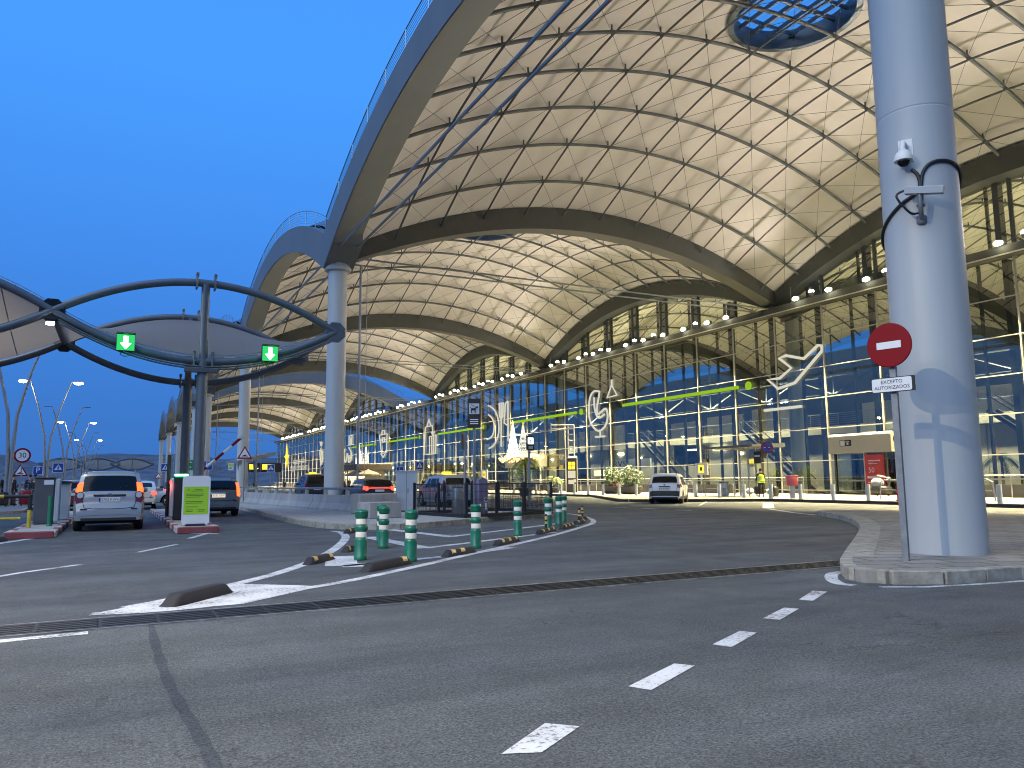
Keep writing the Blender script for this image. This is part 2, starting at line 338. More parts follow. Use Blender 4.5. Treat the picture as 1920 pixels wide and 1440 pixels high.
# hills behind the car park
mat('hill_rock_hazed', (.078, .088, .11), .95, var=.55, scale=.012, bump=.8, bscale=.02, dist=25)  # rock colour carries the bluish haze of distance, no air is built
prof = [(-700, 870), (-420, 880), (-250, 846), (-100, 842), (0, 848), (40, 856), (85, 868), (120, 864), (150, 855), (180, 851), (215, 850), (250, 852), (300, 854), (340, 853), (380, 858), (420, 863), (460, 861), (510, 862), (600, 868), (760, 878), (900, 872), (1200, 884), (1500, 874), (2000, 880)]
def ridge(px):
    for (a, b), (c, d) in zip(prof, prof[1:]):
        if a <= px <= c: return b+(d-b)*smoothstep((px-a)/(c-a))
    return 880
def hill_pt(a, b):
    ang = -1.10+1.75*a; px = 960+FPX*math.tan(max(-1.25, min(1.1, ang)))
    D = 2600-900*(1-b)**1.0; f_ = Vector((sin(YAW+ang), cos(YAW+ang), 0))
    h = (907.6-.0082*(px-281)-ridge(px))/FPX*2600*cos(ang)
    n = sin(px*.021+b*5)*.5+sin(px*.057+b*11+1)*.3+sin(px*.13-b*17)*.2
    z = h*(b**1.25)*(1+.22*n*(1-b)*b*4)
    return (f_.x*D/cos(ang)*.86, f_.y*D/cos(ang)*.86, z-3)
mb = MB(); mb.grid(260, 26, hill_pt); struct('hills', mb, 'hill_rock_hazed', smooth=60)
# facade forecourt pavement with its kerb
kx = 33.3
bulge = [(kx, -40), (kx, 33.5), (28.6, 36.6), (26.9, 38.2), (26.9, 39.2), (27.6, 40.6), (33.2, 52.0), (kx, 54), (kx, 275)]
mb = MB(); mb.prism(bulge+[(90, 275), (90, -40)], -.1, .15); struct('forecourt_pavement', mb, 'paving_pale')
def kerb(name, pts, w=.16, z=.152, m='concrete_kerb', inner=True):
    b_ = MB(); L_ = 0; out = []
    Q = [Vector((p[0], p[1])) for p in pts]; P = [Q[0]]; acc = 0.; st = .62
    for a, c in zip(Q, Q[1:]):                                  # walk the line in equal stones
        L_ = (c-a).length; d_ = st-acc
        while d_ <= L_: P.append(a+(c-a)*(d_/L_)); d_ += st
        acc = L_-(d_-st)
    P.append(Q[-1])
    for a, c in zip(P, P[1:]):                                  # kerbstones about a metre long, a thin joint between them
        n = max(1, round((c-a).length/.95))
        for i in range(n):
            p, q = a+(c-a)*(i/n), a+(c-a)*((i+1)/n); d = (q-p); ln = d.length; mid = (p+q)/2
            b_.box((mid.x, mid.y, z/2-.04), (ln-.006, w, z+.08+random.uniform(-.004, .004)), atan2(d.y, d.x), bev=.010)
    return struct(name, b_, m)
mat('kerb_dark', (.03, .03, .032), .8, var=.3, scale=3)
kerb('forecourt_kerb', bulge[:-1]+[(kx, 190)], .2, .165, 'kerb_dark')
# right hand traffic island that carries the round column
G = lambda x, y: atZ(x, y, 0.0)
isl = [G(1586, 1072), G(1599, 1046), G(1613, 1021), G(1620, 1000), G(1612, 988), G(1590, 977.5), G(1562, 971), G(1536, 967)]
isl = catmull(isl, 5)
tip = isl[-1]
far = [(tip[0]+.8, tip[1]+.5), (tip[0]+2.2, tip[1]+.2), (24.6, 14), (24.6, -30), (13.5, -30), (12.2, -2), (12.0, 3.9)]
front = catmull([(12.0, 5.55), (10.42, 6.10), (9.5, 6.22), (8.81, 6.38), (8.42, 6.68), (8.32, 6.98), isl[0]], 4)[:-1]
loop = front+isl+far[:-1]+[(13.0, 5.2)]
mb = MB(); mb.prism(loop, -.1, .15); struct('island_pavement', mb, 'paving_island')
kerb('island_kerb', front+isl+far[:3], .17, .157)
inner = [(p[0]+.34, p[1]+.02) for p in isl]
mb = MB(); mb.ribbon(inner[1:-3], .30, .1545); struct('island_edge_course', mb, 'concrete_kerb')
mb = MB(); w_ = [G(1601, 1098), G(1572, 1094), G(1559, 1085), G(1562, 1076), G(1584, 1072)]
mb.ribbon(catmull(w_, 4), .16, .004); mb.ribbon([G(1650, 1101), G(1735, 1101), G(1830, 1096), G(1930, 1089)], .10, .004)
struct('island_edge_line', mb, 'road_paint')
# long triangular island on the left: concrete pavement, kerb, barrier on it
kl = catmull([(5.62, 60), (5.55, 45), (5.40, 36), (5.15, 29), (5.12, 25), (5.25, 22.6), (5.62, 21.5), (6.25, 20.75), (7.2, 20.65), (8.6, 21.4), (11.4, 23.45), (13.4, 24.5), (14.3, 25.1), (14.5, 26.0), (14.1, 27.6), (12.9, 31), (11.6, 37), (10.4, 48), (9.6, 60)], 3)
mb = MB(); mb.prism(kl, -.1, .15); struct('gore_pavement', mb, 'concrete'); kerb('gore_kerb', kl, .16, .156)
# car park pavement far left
pl = [(-40, 39.6), (-9, 40.2), (-4.6, 41.0), (-3.9, 42.2), (-3.9, 110), (-40, 110)]
mb = MB(); mb.prism(pl, -.1, .13); struct('car_park_pavement', mb, 'paving_lot'); kerb('car_park_kerb', pl[:5], .16, .14)
# barrier islands with red and white kerbs
def booth_island(name, x0, x1, y0, y1):
    b_ = MB(); pts = [(x0, y0+.25), (x0+.1, y0), (x1-.1, y0), (x1, y0+.25), (x1, y1), (x0, y1)]
    b_.prism(pts, -.05, .15); struct(name, b_, 'concrete')
    r = MB(); w = MB()
    r.box(((x0+x1)/2, y0-.04, .08), (x1-x0+.1, .16, .17), bev=.02)
    for sx in (x0, x1):
        y = y0+.15; k = 0
        while y < y1:
            (r if k % 2 else w).box((sx, y+.45, .08), (.16, .89, .165), bev=.02); y += .9; k += 1
    o = struct(name+'_kerb_red', r, 'kerb_red'); struct(name+'_kerb_white', w, 'kerb_white')
booth_island('booth_island', 1.50, 2.40, 22.1, 39); booth_island('booth_island_west', -2.28, -1.36, 22.2, 39)
# white markings
mb = MB()
mb.ribbon(catmull([G(0, 1203), G(90, 1194), G(165, 1187)], 4), .15, .004)
mb.ribbon(catmull([G(235, 1140), G(330, 1122), G(430, 1098), G(520, 1075), G(590, 1050), G(632, 1026), G(648, 1008), G(640, 999), G(625, 996)], 6), .19, .004)
mb.ribbon(catmull([G(170, 1152), G(300, 1145), G(420, 1132), G(520, 1112), G(640, 1092), G(760, 1067), G(870, 1042), G(960, 1022), G(1040, 1003), G(1095, 987), G(1112, 980), G(1108, 973), G(1085, 966), G(1062, 963)], 6), .17, .004)
mb.poly([(*G(180, 1150), .0045), (*G(330, 1143), .0045), (*G(455, 1133), .0045), (*G(600, 1100), .0045), (*G(560, 1098), .0045), (*G(440, 1095), .0045), (*G(320, 1124), .0045)])
# chevrons inside the gore
def chev(a, b, c, w): mb.ribbon([G(*a), G(*b)], w, .0042); mb.ribbon([G(*b), G(*c)], w, .0046)
chev((640, 1043), (640, 1061), (690, 1059), .5); mb.ribbon([G(640, 1062), G(760, 1051), G(860, 1041), G(960, 1027)], .20, .0046)
mb.ribbon([G(690, 1007), G(762, 1021), G(800, 1028)], .34, .0042); mb.ribbon([G(795, 1028), G(880, 1018), G(1000, 1003), G(1040, 998)], .20, .0046)
mb.ribbon([G(722, 992), G(790, 1000), G(850, 1007)], .30, .0042); mb.ribbon([G(843, 1006.5), G(950, 994), G(1030, 984), G(1052, 981)], .20, .0046)
# gate lane lines
mb.ribbon([G(258, 1036), G(331, 1021)], .11, .004); mb.ribbon([G(-60, 1091), G(40, 1074), G(150, 1059)], .12, .004)
mb.ribbon([G(355, 1010), G(395, 998)], .14, .004); mb.ribbon([G(345, 1000), G(410, 1000.5)], .2, .0044); mb.ribbon([G(-20, 1022), G(60, 1010), G(96, 1007)], .2, .004)
# dashes that cross towards the island
for q in (((940, 1415), (1022, 1357), (1087, 1363), (1016, 1412)), ((1178, 1288), (1264, 1245), (1303, 1249), (1221, 1295)), ((1336, 1209), (1387, 1184), (1419, 1187), (1372, 1214)), ((1430, 1160), (1470, 1140), (1498, 1142), (1462, 1163)), ((1498, 1125), (1524, 1108), (1551, 1110), (1524, 1127))):
    mb.poly([(*G(*p), .004) for p in q])
# far lane dashes by the forecourt
for a, c in (((1068, 947), (1086, 947.5)), ((1105, 948.5), (1127, 949)), ((1152, 951), (1177, 952)), ((1203, 953), (1231, 955)), ((1268, 956), (1296, 957.5))): mb.ribbon([G(*a), G(*c)], .14, .004)
mb.ribbon([G(1440, 944), G(1441, 953)], .5, .004); mb.ribbon([G(1440, 954), G(1485, 961), G(1530, 966)], .18, .0044); mb.ribbon([G(1311, 948), G(1330, 938)], .12, .004)
struct('road_markings', mb, 'road_paint')
mb = MB()
seam = [G(283, 1172), G(296, 1225), G(318, 1285), G(352, 1345), G(385, 1400), G(412, 1460)]
mb.ribbon(catmull(seam, 6), [.05]*3+[.07+.01*sin(i*1.7) for i in range(len(catmull(seam, 6))-3)], .003); struct('road_patch', mb, 'asphalt_seam')
# slotted drain across the road
D0, D1 = Vector((*G(-60, 1190), 0)), Vector((*G(1592, 1056), 0)); dv = (D1-D0).normalized(); dn = Vector((-dv.y, dv.x, 0)); Ld = (D1-D0).length
mat('drain_void', (.004, .004, .005), .9); mat('drain_iron', (.022, .023, .024), .5, .35, var=.35, scale=5); mat('drain_edge', (.34, .34, .32), .35, .6, var=.6, scale=2.2)
t = empty('drain_channel', (D0.x, D0.y, 0), atan2(dv.y, dv.x), 'long slotted iron drain running across the asphalt road', 'drain')
q = MB(); q.box((Ld/2, 0, .001), (Ld, .62, .006)); q.build('channel_bed', 'drain_void', t)
for yy in (-.31, .31):
    q = MB(); q.box((Ld/2, yy, .006), (Ld, .028, .014)); q.build('edge_bar', 'drain_edge', t)
k = 0; x = 0.
while x < Ld:                                  # cast grates one metre long
    q = MB()
    for yy in (-.25, -.15, -.05, .05, .15, .25): q.box((x+.5, yy, .007), (.985, .045, .012), bev=.004)
    for xx in (.012, .5): q.box((x+xx, 0, .004), (.03, .57, .010))
    q.build('grate', 'drain_iron', t); x += 1.0
# ------------------------------------------------------------------ terminal: roof vaults, columns, glass front
S, Y0, XC, XM, HU, HV, XF = 37.764, 7.78, 11.29, 29.78, 18.12, 18.882, 46.75
KS = [Y0+S*k for k in (-1, 0, 1, 2, 3)]; KB = [141+S*j for j in range(4)]
zr = lambda u, v: 14.4+5*(1-(u/HU)**2)+5*(1-(v/HV)**2)
SKR = 3.05
def holed(b, dz, nu, nv, u0=-HU, u1=HU, rad=SKR):
    idx = {}; vs = []; fs = []
    for i in range(nu+1):
        for j in range(nv+1):
            u, v = u0+(u1-u0)*i/nu, -HV+2*HV*j/nv; d = sqrt(u*u+v*v)
            if rad and abs(d-rad) < .62*(u1-u0)/nu and d > 0: u, v = u*rad/d, v*rad/d
            idx[i, j] = len(vs); vs.append((u, v, zr(u, v)+dz))
    for i in range(nu):
        for j in range(nv):
            q = [idx[i, j], idx[i+1, j], idx[i+1, j+1], idx[i, j+1]]
            cu, cv = sum(vs[k][0] for k in q)/4, sum(vs[k][1] for k in q)/4
            if not rad or cu*cu+cv*cv > (rad-.12)**2: fs.append(q)
    return b._add(vs, fs)
mesh_of = {}
def inst(name, key, make, m, parent, loc, smooth=50):
    if key not in mesh_of:
        o = make(MB()).build(name, m, parent, smooth=smooth); o.location = loc; mesh_of[key] = o; return o
    o = mesh_of[key].copy(); COL.objects.link(o); o.name = name; o.parent = parent; o.location = loc; return o
P1 = lambda n, h: [-h+2*h*i/n for i in range(n+1)]
def rib_x(b):        # runs in X (a transverse rib)
    return b.tube([(u, 0, 5*(1-(u/HU)**2)) for u in P1(36, HU)], .10, 8)
def rib_y(b):        # runs in Y
    return b.tube([(0, v, 5*(1-(v/HV)**2)) for v in P1(36, HV)], .062, 6)
def purlin(b):       # webbing under the membrane
    return b.tube([(0, v, 5*(1-(v/HV)**2)) for v in P1(30, HV)], .05, 4)
def cables(b):
    for i in range(12):
        for j in range(12):
            u0, u1 = -HU+HU/6*i, -HU+HU/6*(i+1); v0, v1 = -HV+HV/6*j, -HV+HV/6*(j+1)
            for a, c in (((u0, v0), (u1, v1)), ((u1, v0), (u0, v1))):
                b.tube([(a[0], a[1], zr(*a)+.18), (c[0], c[1], zr(*c)+.18)], .014, 3, caps=False)
    return b
def struts(b):
    for i in range(1, 12):
        for j in range(1, 12):
            u, v = -HU+HU/6*i, -HV+HV/6*j
            if u*u+v*v > SKR**2: b.tube([(u, v, zr(u, v)-.05), (u, v, zr(u, v)+.58)], .05, 5)
    return b
def ring(b):
    n = 48
    for r0, r1, z0, z1 in ((SKR+.16, SKR-.02, 23.86, 23.86),):
        pass
    vs = []; prof = [(SKR+.22, -.10), (SKR-.08, -.10), (SKR-.08, .95), (SKR+.06, .95)]
    for k in range(n):
        a = 2*pi*k/n
        for r, z in prof:
            u, v = r*cos(a), r*sin(a); vs.append((u, v, zr(SKR*cos(a), SKR*sin(a))+.55+z))
    return b._add(vs, [(k*4+i, ((k+1) % n)*4+i, ((k+1) % n)*4+i+1, k*4+i+1) for k in range(n) for i in range(3)])
def sky_grid(b):
    z = 25.42
    for d in (-2, -1, 0, 1, 2):
        L_ = sqrt(SKR**2-d*d)-.03; w = .16 if d == 0 else .07
        b.box((d, 0, z), (w, 2*L_, .24)); b.box((0, d, z+.02), (2*L_, w, .2))
    return b
def sky_pane(b): return b._add([(SKR*cos(2*pi*k/40), SKR*sin(2*pi*k/40), 25.60) for k in range(40)], [tuple(range(40))])
def fascia(b):       # outer edge arch, a box section: face, soffit, inner web and top
    n = 40; vs = []
    for v in P1(n, HV):
        q = 1-(v/HV)**2
        zl, zu, zi = 14.0+4.75*q, 16.15+4.3*q, 14.72+4.75*q
        vs += [(10.39-XM, v, zl), (10.39-XM, v, zu), (10.75-XM, v, zu+.02), (12.2-XM, v, 15.75+4.95*q), (12.2-XM, v, zi), (10.45-XM, v, zl-.02)]
    fs = []
    for i in range(n):
        for j in range(6): fs.append((i*6+j, i*6+(j+1) % 6, (i+1)*6+(j+1) % 6, (i+1)*6+j))
    return b._add(vs, fs)
def railing(b, pts, h=1.05, step=4):
    for dz in (.2, .37, .54, .71, .88): b.tube([(p[0], p[1], p[2]+dz) for p in pts], .012, 4, caps=False)
    b.tube([(p[0], p[1], p[2]+h) for p in pts], .03, 5)
    for p in pts[::step]: b.tube([p, (p[0], p[1], p[2]+h)], .026, 5)
    return b
def tie_y(b):
    for x in (10.95, 11.95): b.tube([(x-XM, -HV+.3, 14.95), (x-XM, HV-.3, 14.95)], .075, 6)
    return b
def tie_x(b):
    for y, z in ((-.35, 14.75), (.35, 14.55)): b.tube([(12-XM, y, z), (XF-.6-XM, y, z)], .055, 6)
    return b
mat('membrane_band', (.30, .23, .12), .85)
def vault(yc, x=XM, outer=True, label='', light=True):
    t = empty('roof_vault', (x, yc, 0), 0, label, 'roof', 'roof vaults of the terminal')
    inst('membrane', 'mem', lambda b: holed(b, .6, 50, 52), 'membrane', t, (0, 0, 0), 80)
    inst('roof_skin', 'skin', lambda b: holed(b, 1.55, 40, 42), 'roof_seams', t, (0, 0, 0), 80)
    for i in range(1, 12):
        u, v = -HU+HU/6*i, -HV+HV/6*i
        inst('rib', 'ribx', rib_x, 'steel_dark', t, (0, v, zr(0, v)-5+.2))
        inst('rib', 'riby', rib_y, 'steel_dark', t, (u, 0, zr(u, 0)-5))
    inst('bracing_cables', 'cab', cables, 'steel_dark', t, (0, 0, 0))['kind'] = 'stuff'; inst('struts', 'stru', struts, 'steel_dark', t, (0, 0, 0))['kind'] = 'stuff'
    if outer:
        r = inst('skylight', 'ring', ring, 'skylight_rim', t, (0, 0, 0)); inst('skylight_frame', 'skg', sky_grid, 'skylight_rim', r, (0, 0, 0), 20); inst('skylight_pane', 'skp', sky_pane, 'clear_glass', r, (0, 0, 0))
        inst('edge_arch', 'fas', fascia, ['fascia'], t, (0, 0, 0), 25)
        inst('railing', 'ral', lambda b: railing(b, [(10.5-XM, v, 16.15+4.3*(1-(v/HV)**2)) for v in P1(52, HV)]), 'rail_steel', t, (0, 0, 0))
        inst('tie_rods', 'tiy', tie_y, 'tie_steel', t, (0, 0, 0))
    else: inst('skylight', 'skd', lambda b: b.lathe([(SKR+.05, 24.8), (0.01, 24.8)], n=30, caps=False), 'skylight_rim', t, (0, 0, 0))
    return t
m = mat('roof_seams', (.16, .20, .24), .45, .5); nt = m.node_tree; wv = N(m, 'ShaderNodeTexWave'); wv.inputs['Scale'].default_value = .8; g = N(m, 'ShaderNodeNewGeometry'); nt.links.new(g.outputs['Position'], wv.inputs['Vector'])
bp = N(m, 'ShaderNodeBump'); bp.inputs['Distance'].default_value = .2; nt.links.new(wv.outputs['Fac'], bp.inputs['Height']); nt.links.new(bp.outputs[0], nt.nodes['Principled BSDF'].inputs['Normal'])
vl = ['vault of cream membrane overhead right of the big round column, edge of the frame', 'nearest big cream membrane vault with the whole round skylight above the pillar', 'second cream membrane vault, its skylight half hidden behind an arched beam', 'third cream membrane vault, just before the gap of sky in the roof']
for i, yk in enumerate(KS[:-1]): vault(yk+S/2, label=vl[i])
vl = ['cream vault directly beyond the gap of sky in the roof', 'middle cream vault of the far roof block', 'farthest cream vault, open to the sky at its end']
for i, yk in enumerate(KB[:-1]): vault(yk+S/2, label=vl[i])
for i, yk in enumerate(KS[:-1]): vault(yk+S/2, XM+2*HU, False, ['indoor yellow vault behind the glass at the right edge', 'indoor yellow vault behind the glass with the plane sign', 'indoor yellow vault behind the cocktail sign glass', 'indoor yellow vault behind the plate and fork glass'][i])
def beam(b, w=1.2, zl0=14.35, zla=4.3, zu0=15.35, zua=4.85, u0=10.9-XM, u1=HU+.5):
    n = 40; vs = []
    for k in range(n+1):
        u = u0+(u1-u0)*k/n; q = 1-(u/HU)**2
        vs += [(u, -w/2, zl0+zla*q), (u, w/2, zl0+zla*q), (u, w/2, zu0+zua*q), (u, -w/2, zu0+zua*q)]
    return b._add(vs, [(3, 2, 1, 0), (4*n, 4*n+1, 4*n+2, 4*n+3)]+[(i*4+j, i*4+(j+1) % 4, (i+1)*4+(j+1) % 4, (i+1)*4+j) for i in range(n) for j in range(4)])
bl = [None, 'arched beam over the big round column beside the no entry sign', 'arched dark beam springing from the column right of the gate canopy', 'second arched beam, seen under the first one', 'end beam in front of the gap of sky']
for i, yk in enumerate(KS):
    if i == 0: continue
    t = empty('arched_beam', (XM, yk, 0), 0, bl[i], 'beam', 'arched beams between the vaults')
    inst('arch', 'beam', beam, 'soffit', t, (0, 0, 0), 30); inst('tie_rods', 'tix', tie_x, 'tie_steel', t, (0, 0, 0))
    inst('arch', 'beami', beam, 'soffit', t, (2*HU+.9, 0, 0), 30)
bl = ['blue-lit end fascia with a railing beyond the gap of sky', 'thin arched beam of the far block, nearer one', 'thin arched beam of the far block, farther one', 'last arch of the terminal roof against the sky and hills']
for i, yk in enumerate(KB):
    t = empty('arched_beam', (XM, yk, 0), 0, bl[i], 'beam', 'arched beams between the vaults')
    if i in (0,):
        inst('arch', 'beame', lambda b: beam(b, 1.6, 14.35, 4.6, 16.6, 4.9), 'fascia', t, (0, -.6, 0), 30)
        inst('railing', 'rle', lambda b: railing(b, [(u, -1.2, 16.6+4.9*(1-(u/HU)**2)) for u in P1(44, HU)]), 'rail_steel', t, (0, 0, 0))
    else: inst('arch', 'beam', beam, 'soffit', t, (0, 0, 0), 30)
    inst('tie_rods', 'tix', tie_x, 'tie_steel', t, (0, 0, 0))
# columns
def column(b, r=.56): return b.lathe([(r, .10), (r, 6), (r, 7.03), (r-.006, 7.05), (r, 7.07), (r, 13.85), (r+.2, 13.9), (r+.24, 14.02), (r+.1, 14.3), (.1, 14.6)], n=64)
def capital(b):
    for sgn in (-1, 1): b.slab([(0, 0), (sgn*2.2, 1.0), (sgn*2.2, 2.2), (0, 2.2)], (10.42-XC, 0, 14.0), (0, 1, 0), (0, 0, 1), (1.75, 0, 0))
    return b
cl = ['big white round column beside the no entry sign', 'white round column right of the gate canopy, behind the concrete barrier', 'white round column behind the lowered speed bump sign', 'white round column just right of the gate canopy post', 'white round column in the far row, first beyond the roof gap', 'white round column in the far row, third from its end', 'white round column in the far row, second from its end', 'farthest white round column at the end of the roof']
for i, yk in enumerate(KS[1:]+KB):
    t = empty('column', (XC, yk, 0), 0, cl[i], 'column', 'white round columns carrying the roof')
    inst('shaft', 'colm', column, 'column_white', t, (0, 0, 0), 9); inst('capital', 'cap', capital, 'fascia', t, (0, 0, 0), 20)
    if i: inst('downpipe', 'dpp', lambda b: b.tube([(1.35, -.2, .15), (1.35, -.2, 14.4)], .07, 6).tube([(1.75, -.2, .15), (1.75, -.2, 14.4)], .02, 5), 'galvanised', t, (0, 0, 0))
# glass front
YA, YB = -30.0, 266.0
fr = empty('glass_facade', (XF, 0, 0), 0, 'long glass front of the terminal with pale mullions under the vaults', 'glass facade')
ZT = [.42, 2.60, 4.98, 7.30, 9.60, 11.92, 14.15]; MS, M0 = 4.748, 40.80
mb = MB(); mb.poly([(0, YA, .2), (0, YA, 14.3), (0, YB, 14.3), (0, YB, .2)]); mb.poly([(0, YB, .2), (0, YB, 14.3), (16, YB, 14.3), (16, YB, .2)]); mb.build('glazing', 'facade_glass', fr)
n = int((YB-M0)/MS)
for i in range(-14, n+1):
    inst('mullion', 'mul', lambda b: b.box((-.05, 0, 7.2), (.09, .10, 14.1)), 'frame_white', fr, (0, M0+i*MS, 0))
    inst('post', 'pst', lambda b: b.box((.5, .75, 7.2), (.45, .34, 14.1)).box((.3, MS/2, 7.2), (.22, .13, 14.1)), 'post_grey', fr, (0, M0+i*MS, 0))
for z in ZT[:-1]: inst('transom', 'trn', lambda b: b.box((-.03, (YA+YB)/2, 0), (.07, YB-YA, .065)), 'frame_white', fr, (0, 0, z))
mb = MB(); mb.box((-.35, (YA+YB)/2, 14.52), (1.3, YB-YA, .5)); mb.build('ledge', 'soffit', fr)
mb = MB(); mb.box((-1.0, (YA+YB)/2, 14.24), (.08, YB-YA, .07)); mb.build('ledge_trim', 'frame_white', fr)
mb = MB()
for i in range(-8, int((YB-M0)/9.4)): mb.tube([(-.95, M0+i*9.4+2, 14.8), (-.95, M0+i*9.4+2, 16.0)], .02, 5)
mb.build('lightning_rods', 'rail_steel', fr)
def lunette_pane(b):
    n = 30; vs = []
    for v in P1(n, HV): vs += [(0.25, v, 14.75), (0.25, v, 14.8+4.45*(1-(v/HV)**2))]
    return b._add(vs, [(2*i, 2*i+1, 2*i+3, 2*i+2) for i in range(n)])
def lunette_rim(b):
    n = 36; vs = []
    for v in P1(n, HV):
        q = 1-(v/HV)**2; vs += [(-.5, v, 14.75+4.5*q), (.6, v, 14.65+4.4*q), (.6, v, 15.7+5*q), (-.5, v, 15.75+5*q)]
    return b._add(vs, [(i*4+j, i*4+(j+1) % 4, (i+1)*4+(j+1) % 4, (i+1)*4+j) for i in range(n) for j in range(4)])
def lunette_bars(i):
    def mk(b):
        v = i*MS; h = 4.4*(1-(v/HV)**2)
        b.box((.3, v, 14.75+h/2), (.3, .14, h)); b.box((.5, v+.85, 14.75+h/2), (.55, .34, h)); b.box((.4, v+1.5, 14.75+h/2), (.2, .14, h))
        return b
    return mk
for yk in KS[:-1]+KB[:-1]:
    a = inst('arched_glazing', 'lup', lunette_pane, 'facade_glass', fr, (0, yk+S/2, 0))
    inst('arch_rim', 'lur', lunette_rim, 'soffit', a, (0, 0, 0), 30); [inst('arch_mullion', 'lub%d' % i_, lunette_bars(i_), 'post_grey', a, (0, 0, 0)) for i_ in range(-3, 4)]
# indoor
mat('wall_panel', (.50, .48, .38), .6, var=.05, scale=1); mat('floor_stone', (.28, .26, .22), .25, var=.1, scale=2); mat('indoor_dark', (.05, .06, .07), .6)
t = empty('departure_hall', (0, 0, 0), 0, 'lit two storey hall seen through the glass front', 'hall')
mb = MB(); mb.box((66, 118, .1), (38.4, 296, .1)); mb.build('floor', 'floor_stone', t)
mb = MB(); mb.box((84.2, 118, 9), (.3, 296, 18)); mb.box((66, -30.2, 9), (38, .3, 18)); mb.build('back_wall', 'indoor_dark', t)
mb = MB()
for i in range(-5, 44):
    y = 4.748*1.26*i+2
    if i % 4 != 3: mb.box((56.2, y, 2.6), (.2, 5.9, 4.9))
    if i % 5 == 1: mb.box((54.6, y, 1.4), (2.2, 4.2, 2.6))
mb.build('shop_walls', 'wall_panel', t)
mb = MB(); mb.box((68, 118, 5.45), (26, 296, .7)); mb.build('upper_floor', 'wall_panel', t)
mb = MB()
for i in range(-3, 26): mb.box((62+(i % 3)*2.5, i*10.2, 7.3), (.3, 6.0, 3.0))
mb.build('upper_walls', 'wall_panel', t)
mb = MB(); railing(mb, [(55.1, y, 5.8) for y in range(-28, 262, 3)], 1.05, 1); mb.build('railing', 'rail_steel', t)
mb = MB()
for y0 in (-4, 24, 46.5, 62, 98, 132, 170, 206):        # flights of stairs
    for s_ in (0, 1.6): mb.tube([(50.5+s_*.6, y0, .2), (50.5+s_*.6, y0+7.2, 5.6)], .16, 5); mb.tube([(50.5+s_*.6, y0, 1.25), (50.5+s_*.6, y0+7.2, 6.65)], .05, 5)
    for k in range(20): mb.box((51, y0+.36*k+.2, .3+.27*k), (1.1, .3, .05))
mb.build('stairs', 'post_grey', t)
mb = MB()
for y in KS+KB: mb.lathe([(.6, .15), (.6, 14.6)], (48.7, y, 0), 28)
mb.build('inner_columns', 'grey_box', t)
mb = MB()
for i in range(-3, 32):
    y = i*8.3
    for z in (8.9, 10.6): mb.tube([(58, y, z), (58, y+8.3, z)], .09, 6)
    mb.tube([(58, y, 8.9), (58, y+4.15, 10.6), (58, y+8.3, 8.9)], .06, 5)
    mb.tube([(58, y, 8.9), (58, y, 15)], .07, 6)
mb.build('lighting_truss', 'post_grey', t)
mb = MB()
for i in range(-4, 44):
    for k in range(6):
        if i % 3 == 0 and random.random() < .7: mb.box((57.9, i*6.1+k*.55, 8.72), (.22, .2, .1))
mb.build('truss_lamps', 'lamp_white', t)
mb = MB()
for i in range(-8, 74):
    if random.random() < .5: mb.box((56.05, i*3.5+random.random()*2, random.choice((4.3, 4.5, 3.9))), (.12, random.choice((.5, 1.2, 2.2)), .12))
mb.build('shop_lamps', 'lamp_yellow', t)
random.seed(21); mb = MB()
for i in range(-8, 74):
    if random.random() < .4: mb.m = random.randrange(4); mb.box((56.0, i*3.4+random.random(), random.choice((3.2, 2.2, 3.0))), (.14, random.choice((.9, 1.6, 2.4)), random.choice((.4, .7))))
mb.build('shop_signs', ['lit_warm', 'lit_cool', 'sign_lit_yellow', 'sign_black'], t)
def area(name, loc, dirv, sx, sy, power, col, spread=180, parent=None):
    l = bpy.data.lights.new(name, 'AREA'); l.shape = 'RECTANGLE'; l.size = sx; l.size_y = sy; l.energy = power; l.color = col; l.spread = radians(spread)
    o = bpy.data.objects.new(name, l); COL.objects.link(o); o.location = loc; o.rotation_euler = Vector(dirv).to_track_quat('-Z', 'X').to_euler()
    if parent: o.parent = parent
    return o
def spot(name, loc, dirv, power, col, ang=70, blend=.6, rad=.1, parent=None):
    l = bpy.data.lights.new(name, 'SPOT'); l.energy = power; l.color = col; l.spot_size = radians(ang); l.spot_blend = blend; l.shadow_soft_size = rad
    o = bpy.data.objects.new(name, l); COL.objects.link(o); o.location = loc; o.rotation_euler = Vector(dirv).to_track_quat('-Z', 'Y').to_euler()
    if parent: o.parent = parent
    return o
IN_UP, IN_DN = 6500, 2500
for i, yk in enumerate(KS[:-1]):
    area('hall_uplight', (57.9, yk+S/2, 8.95), (.25, 0, 1), .4, 30, IN_UP, (1, .86, .50), 170); area('hall_downlight', (53, yk+S/2, 8.5), (.12, 0, -1), .5, 30, IN_DN, (1, .88, .58), 150)
for yk in KB[:-1]+[121]:
    area('hall_downlight', (53, yk+S/2, 8.5), (.12, 0, -1), .5, 30, IN_DN*.7, (1, .88, .62), 150)
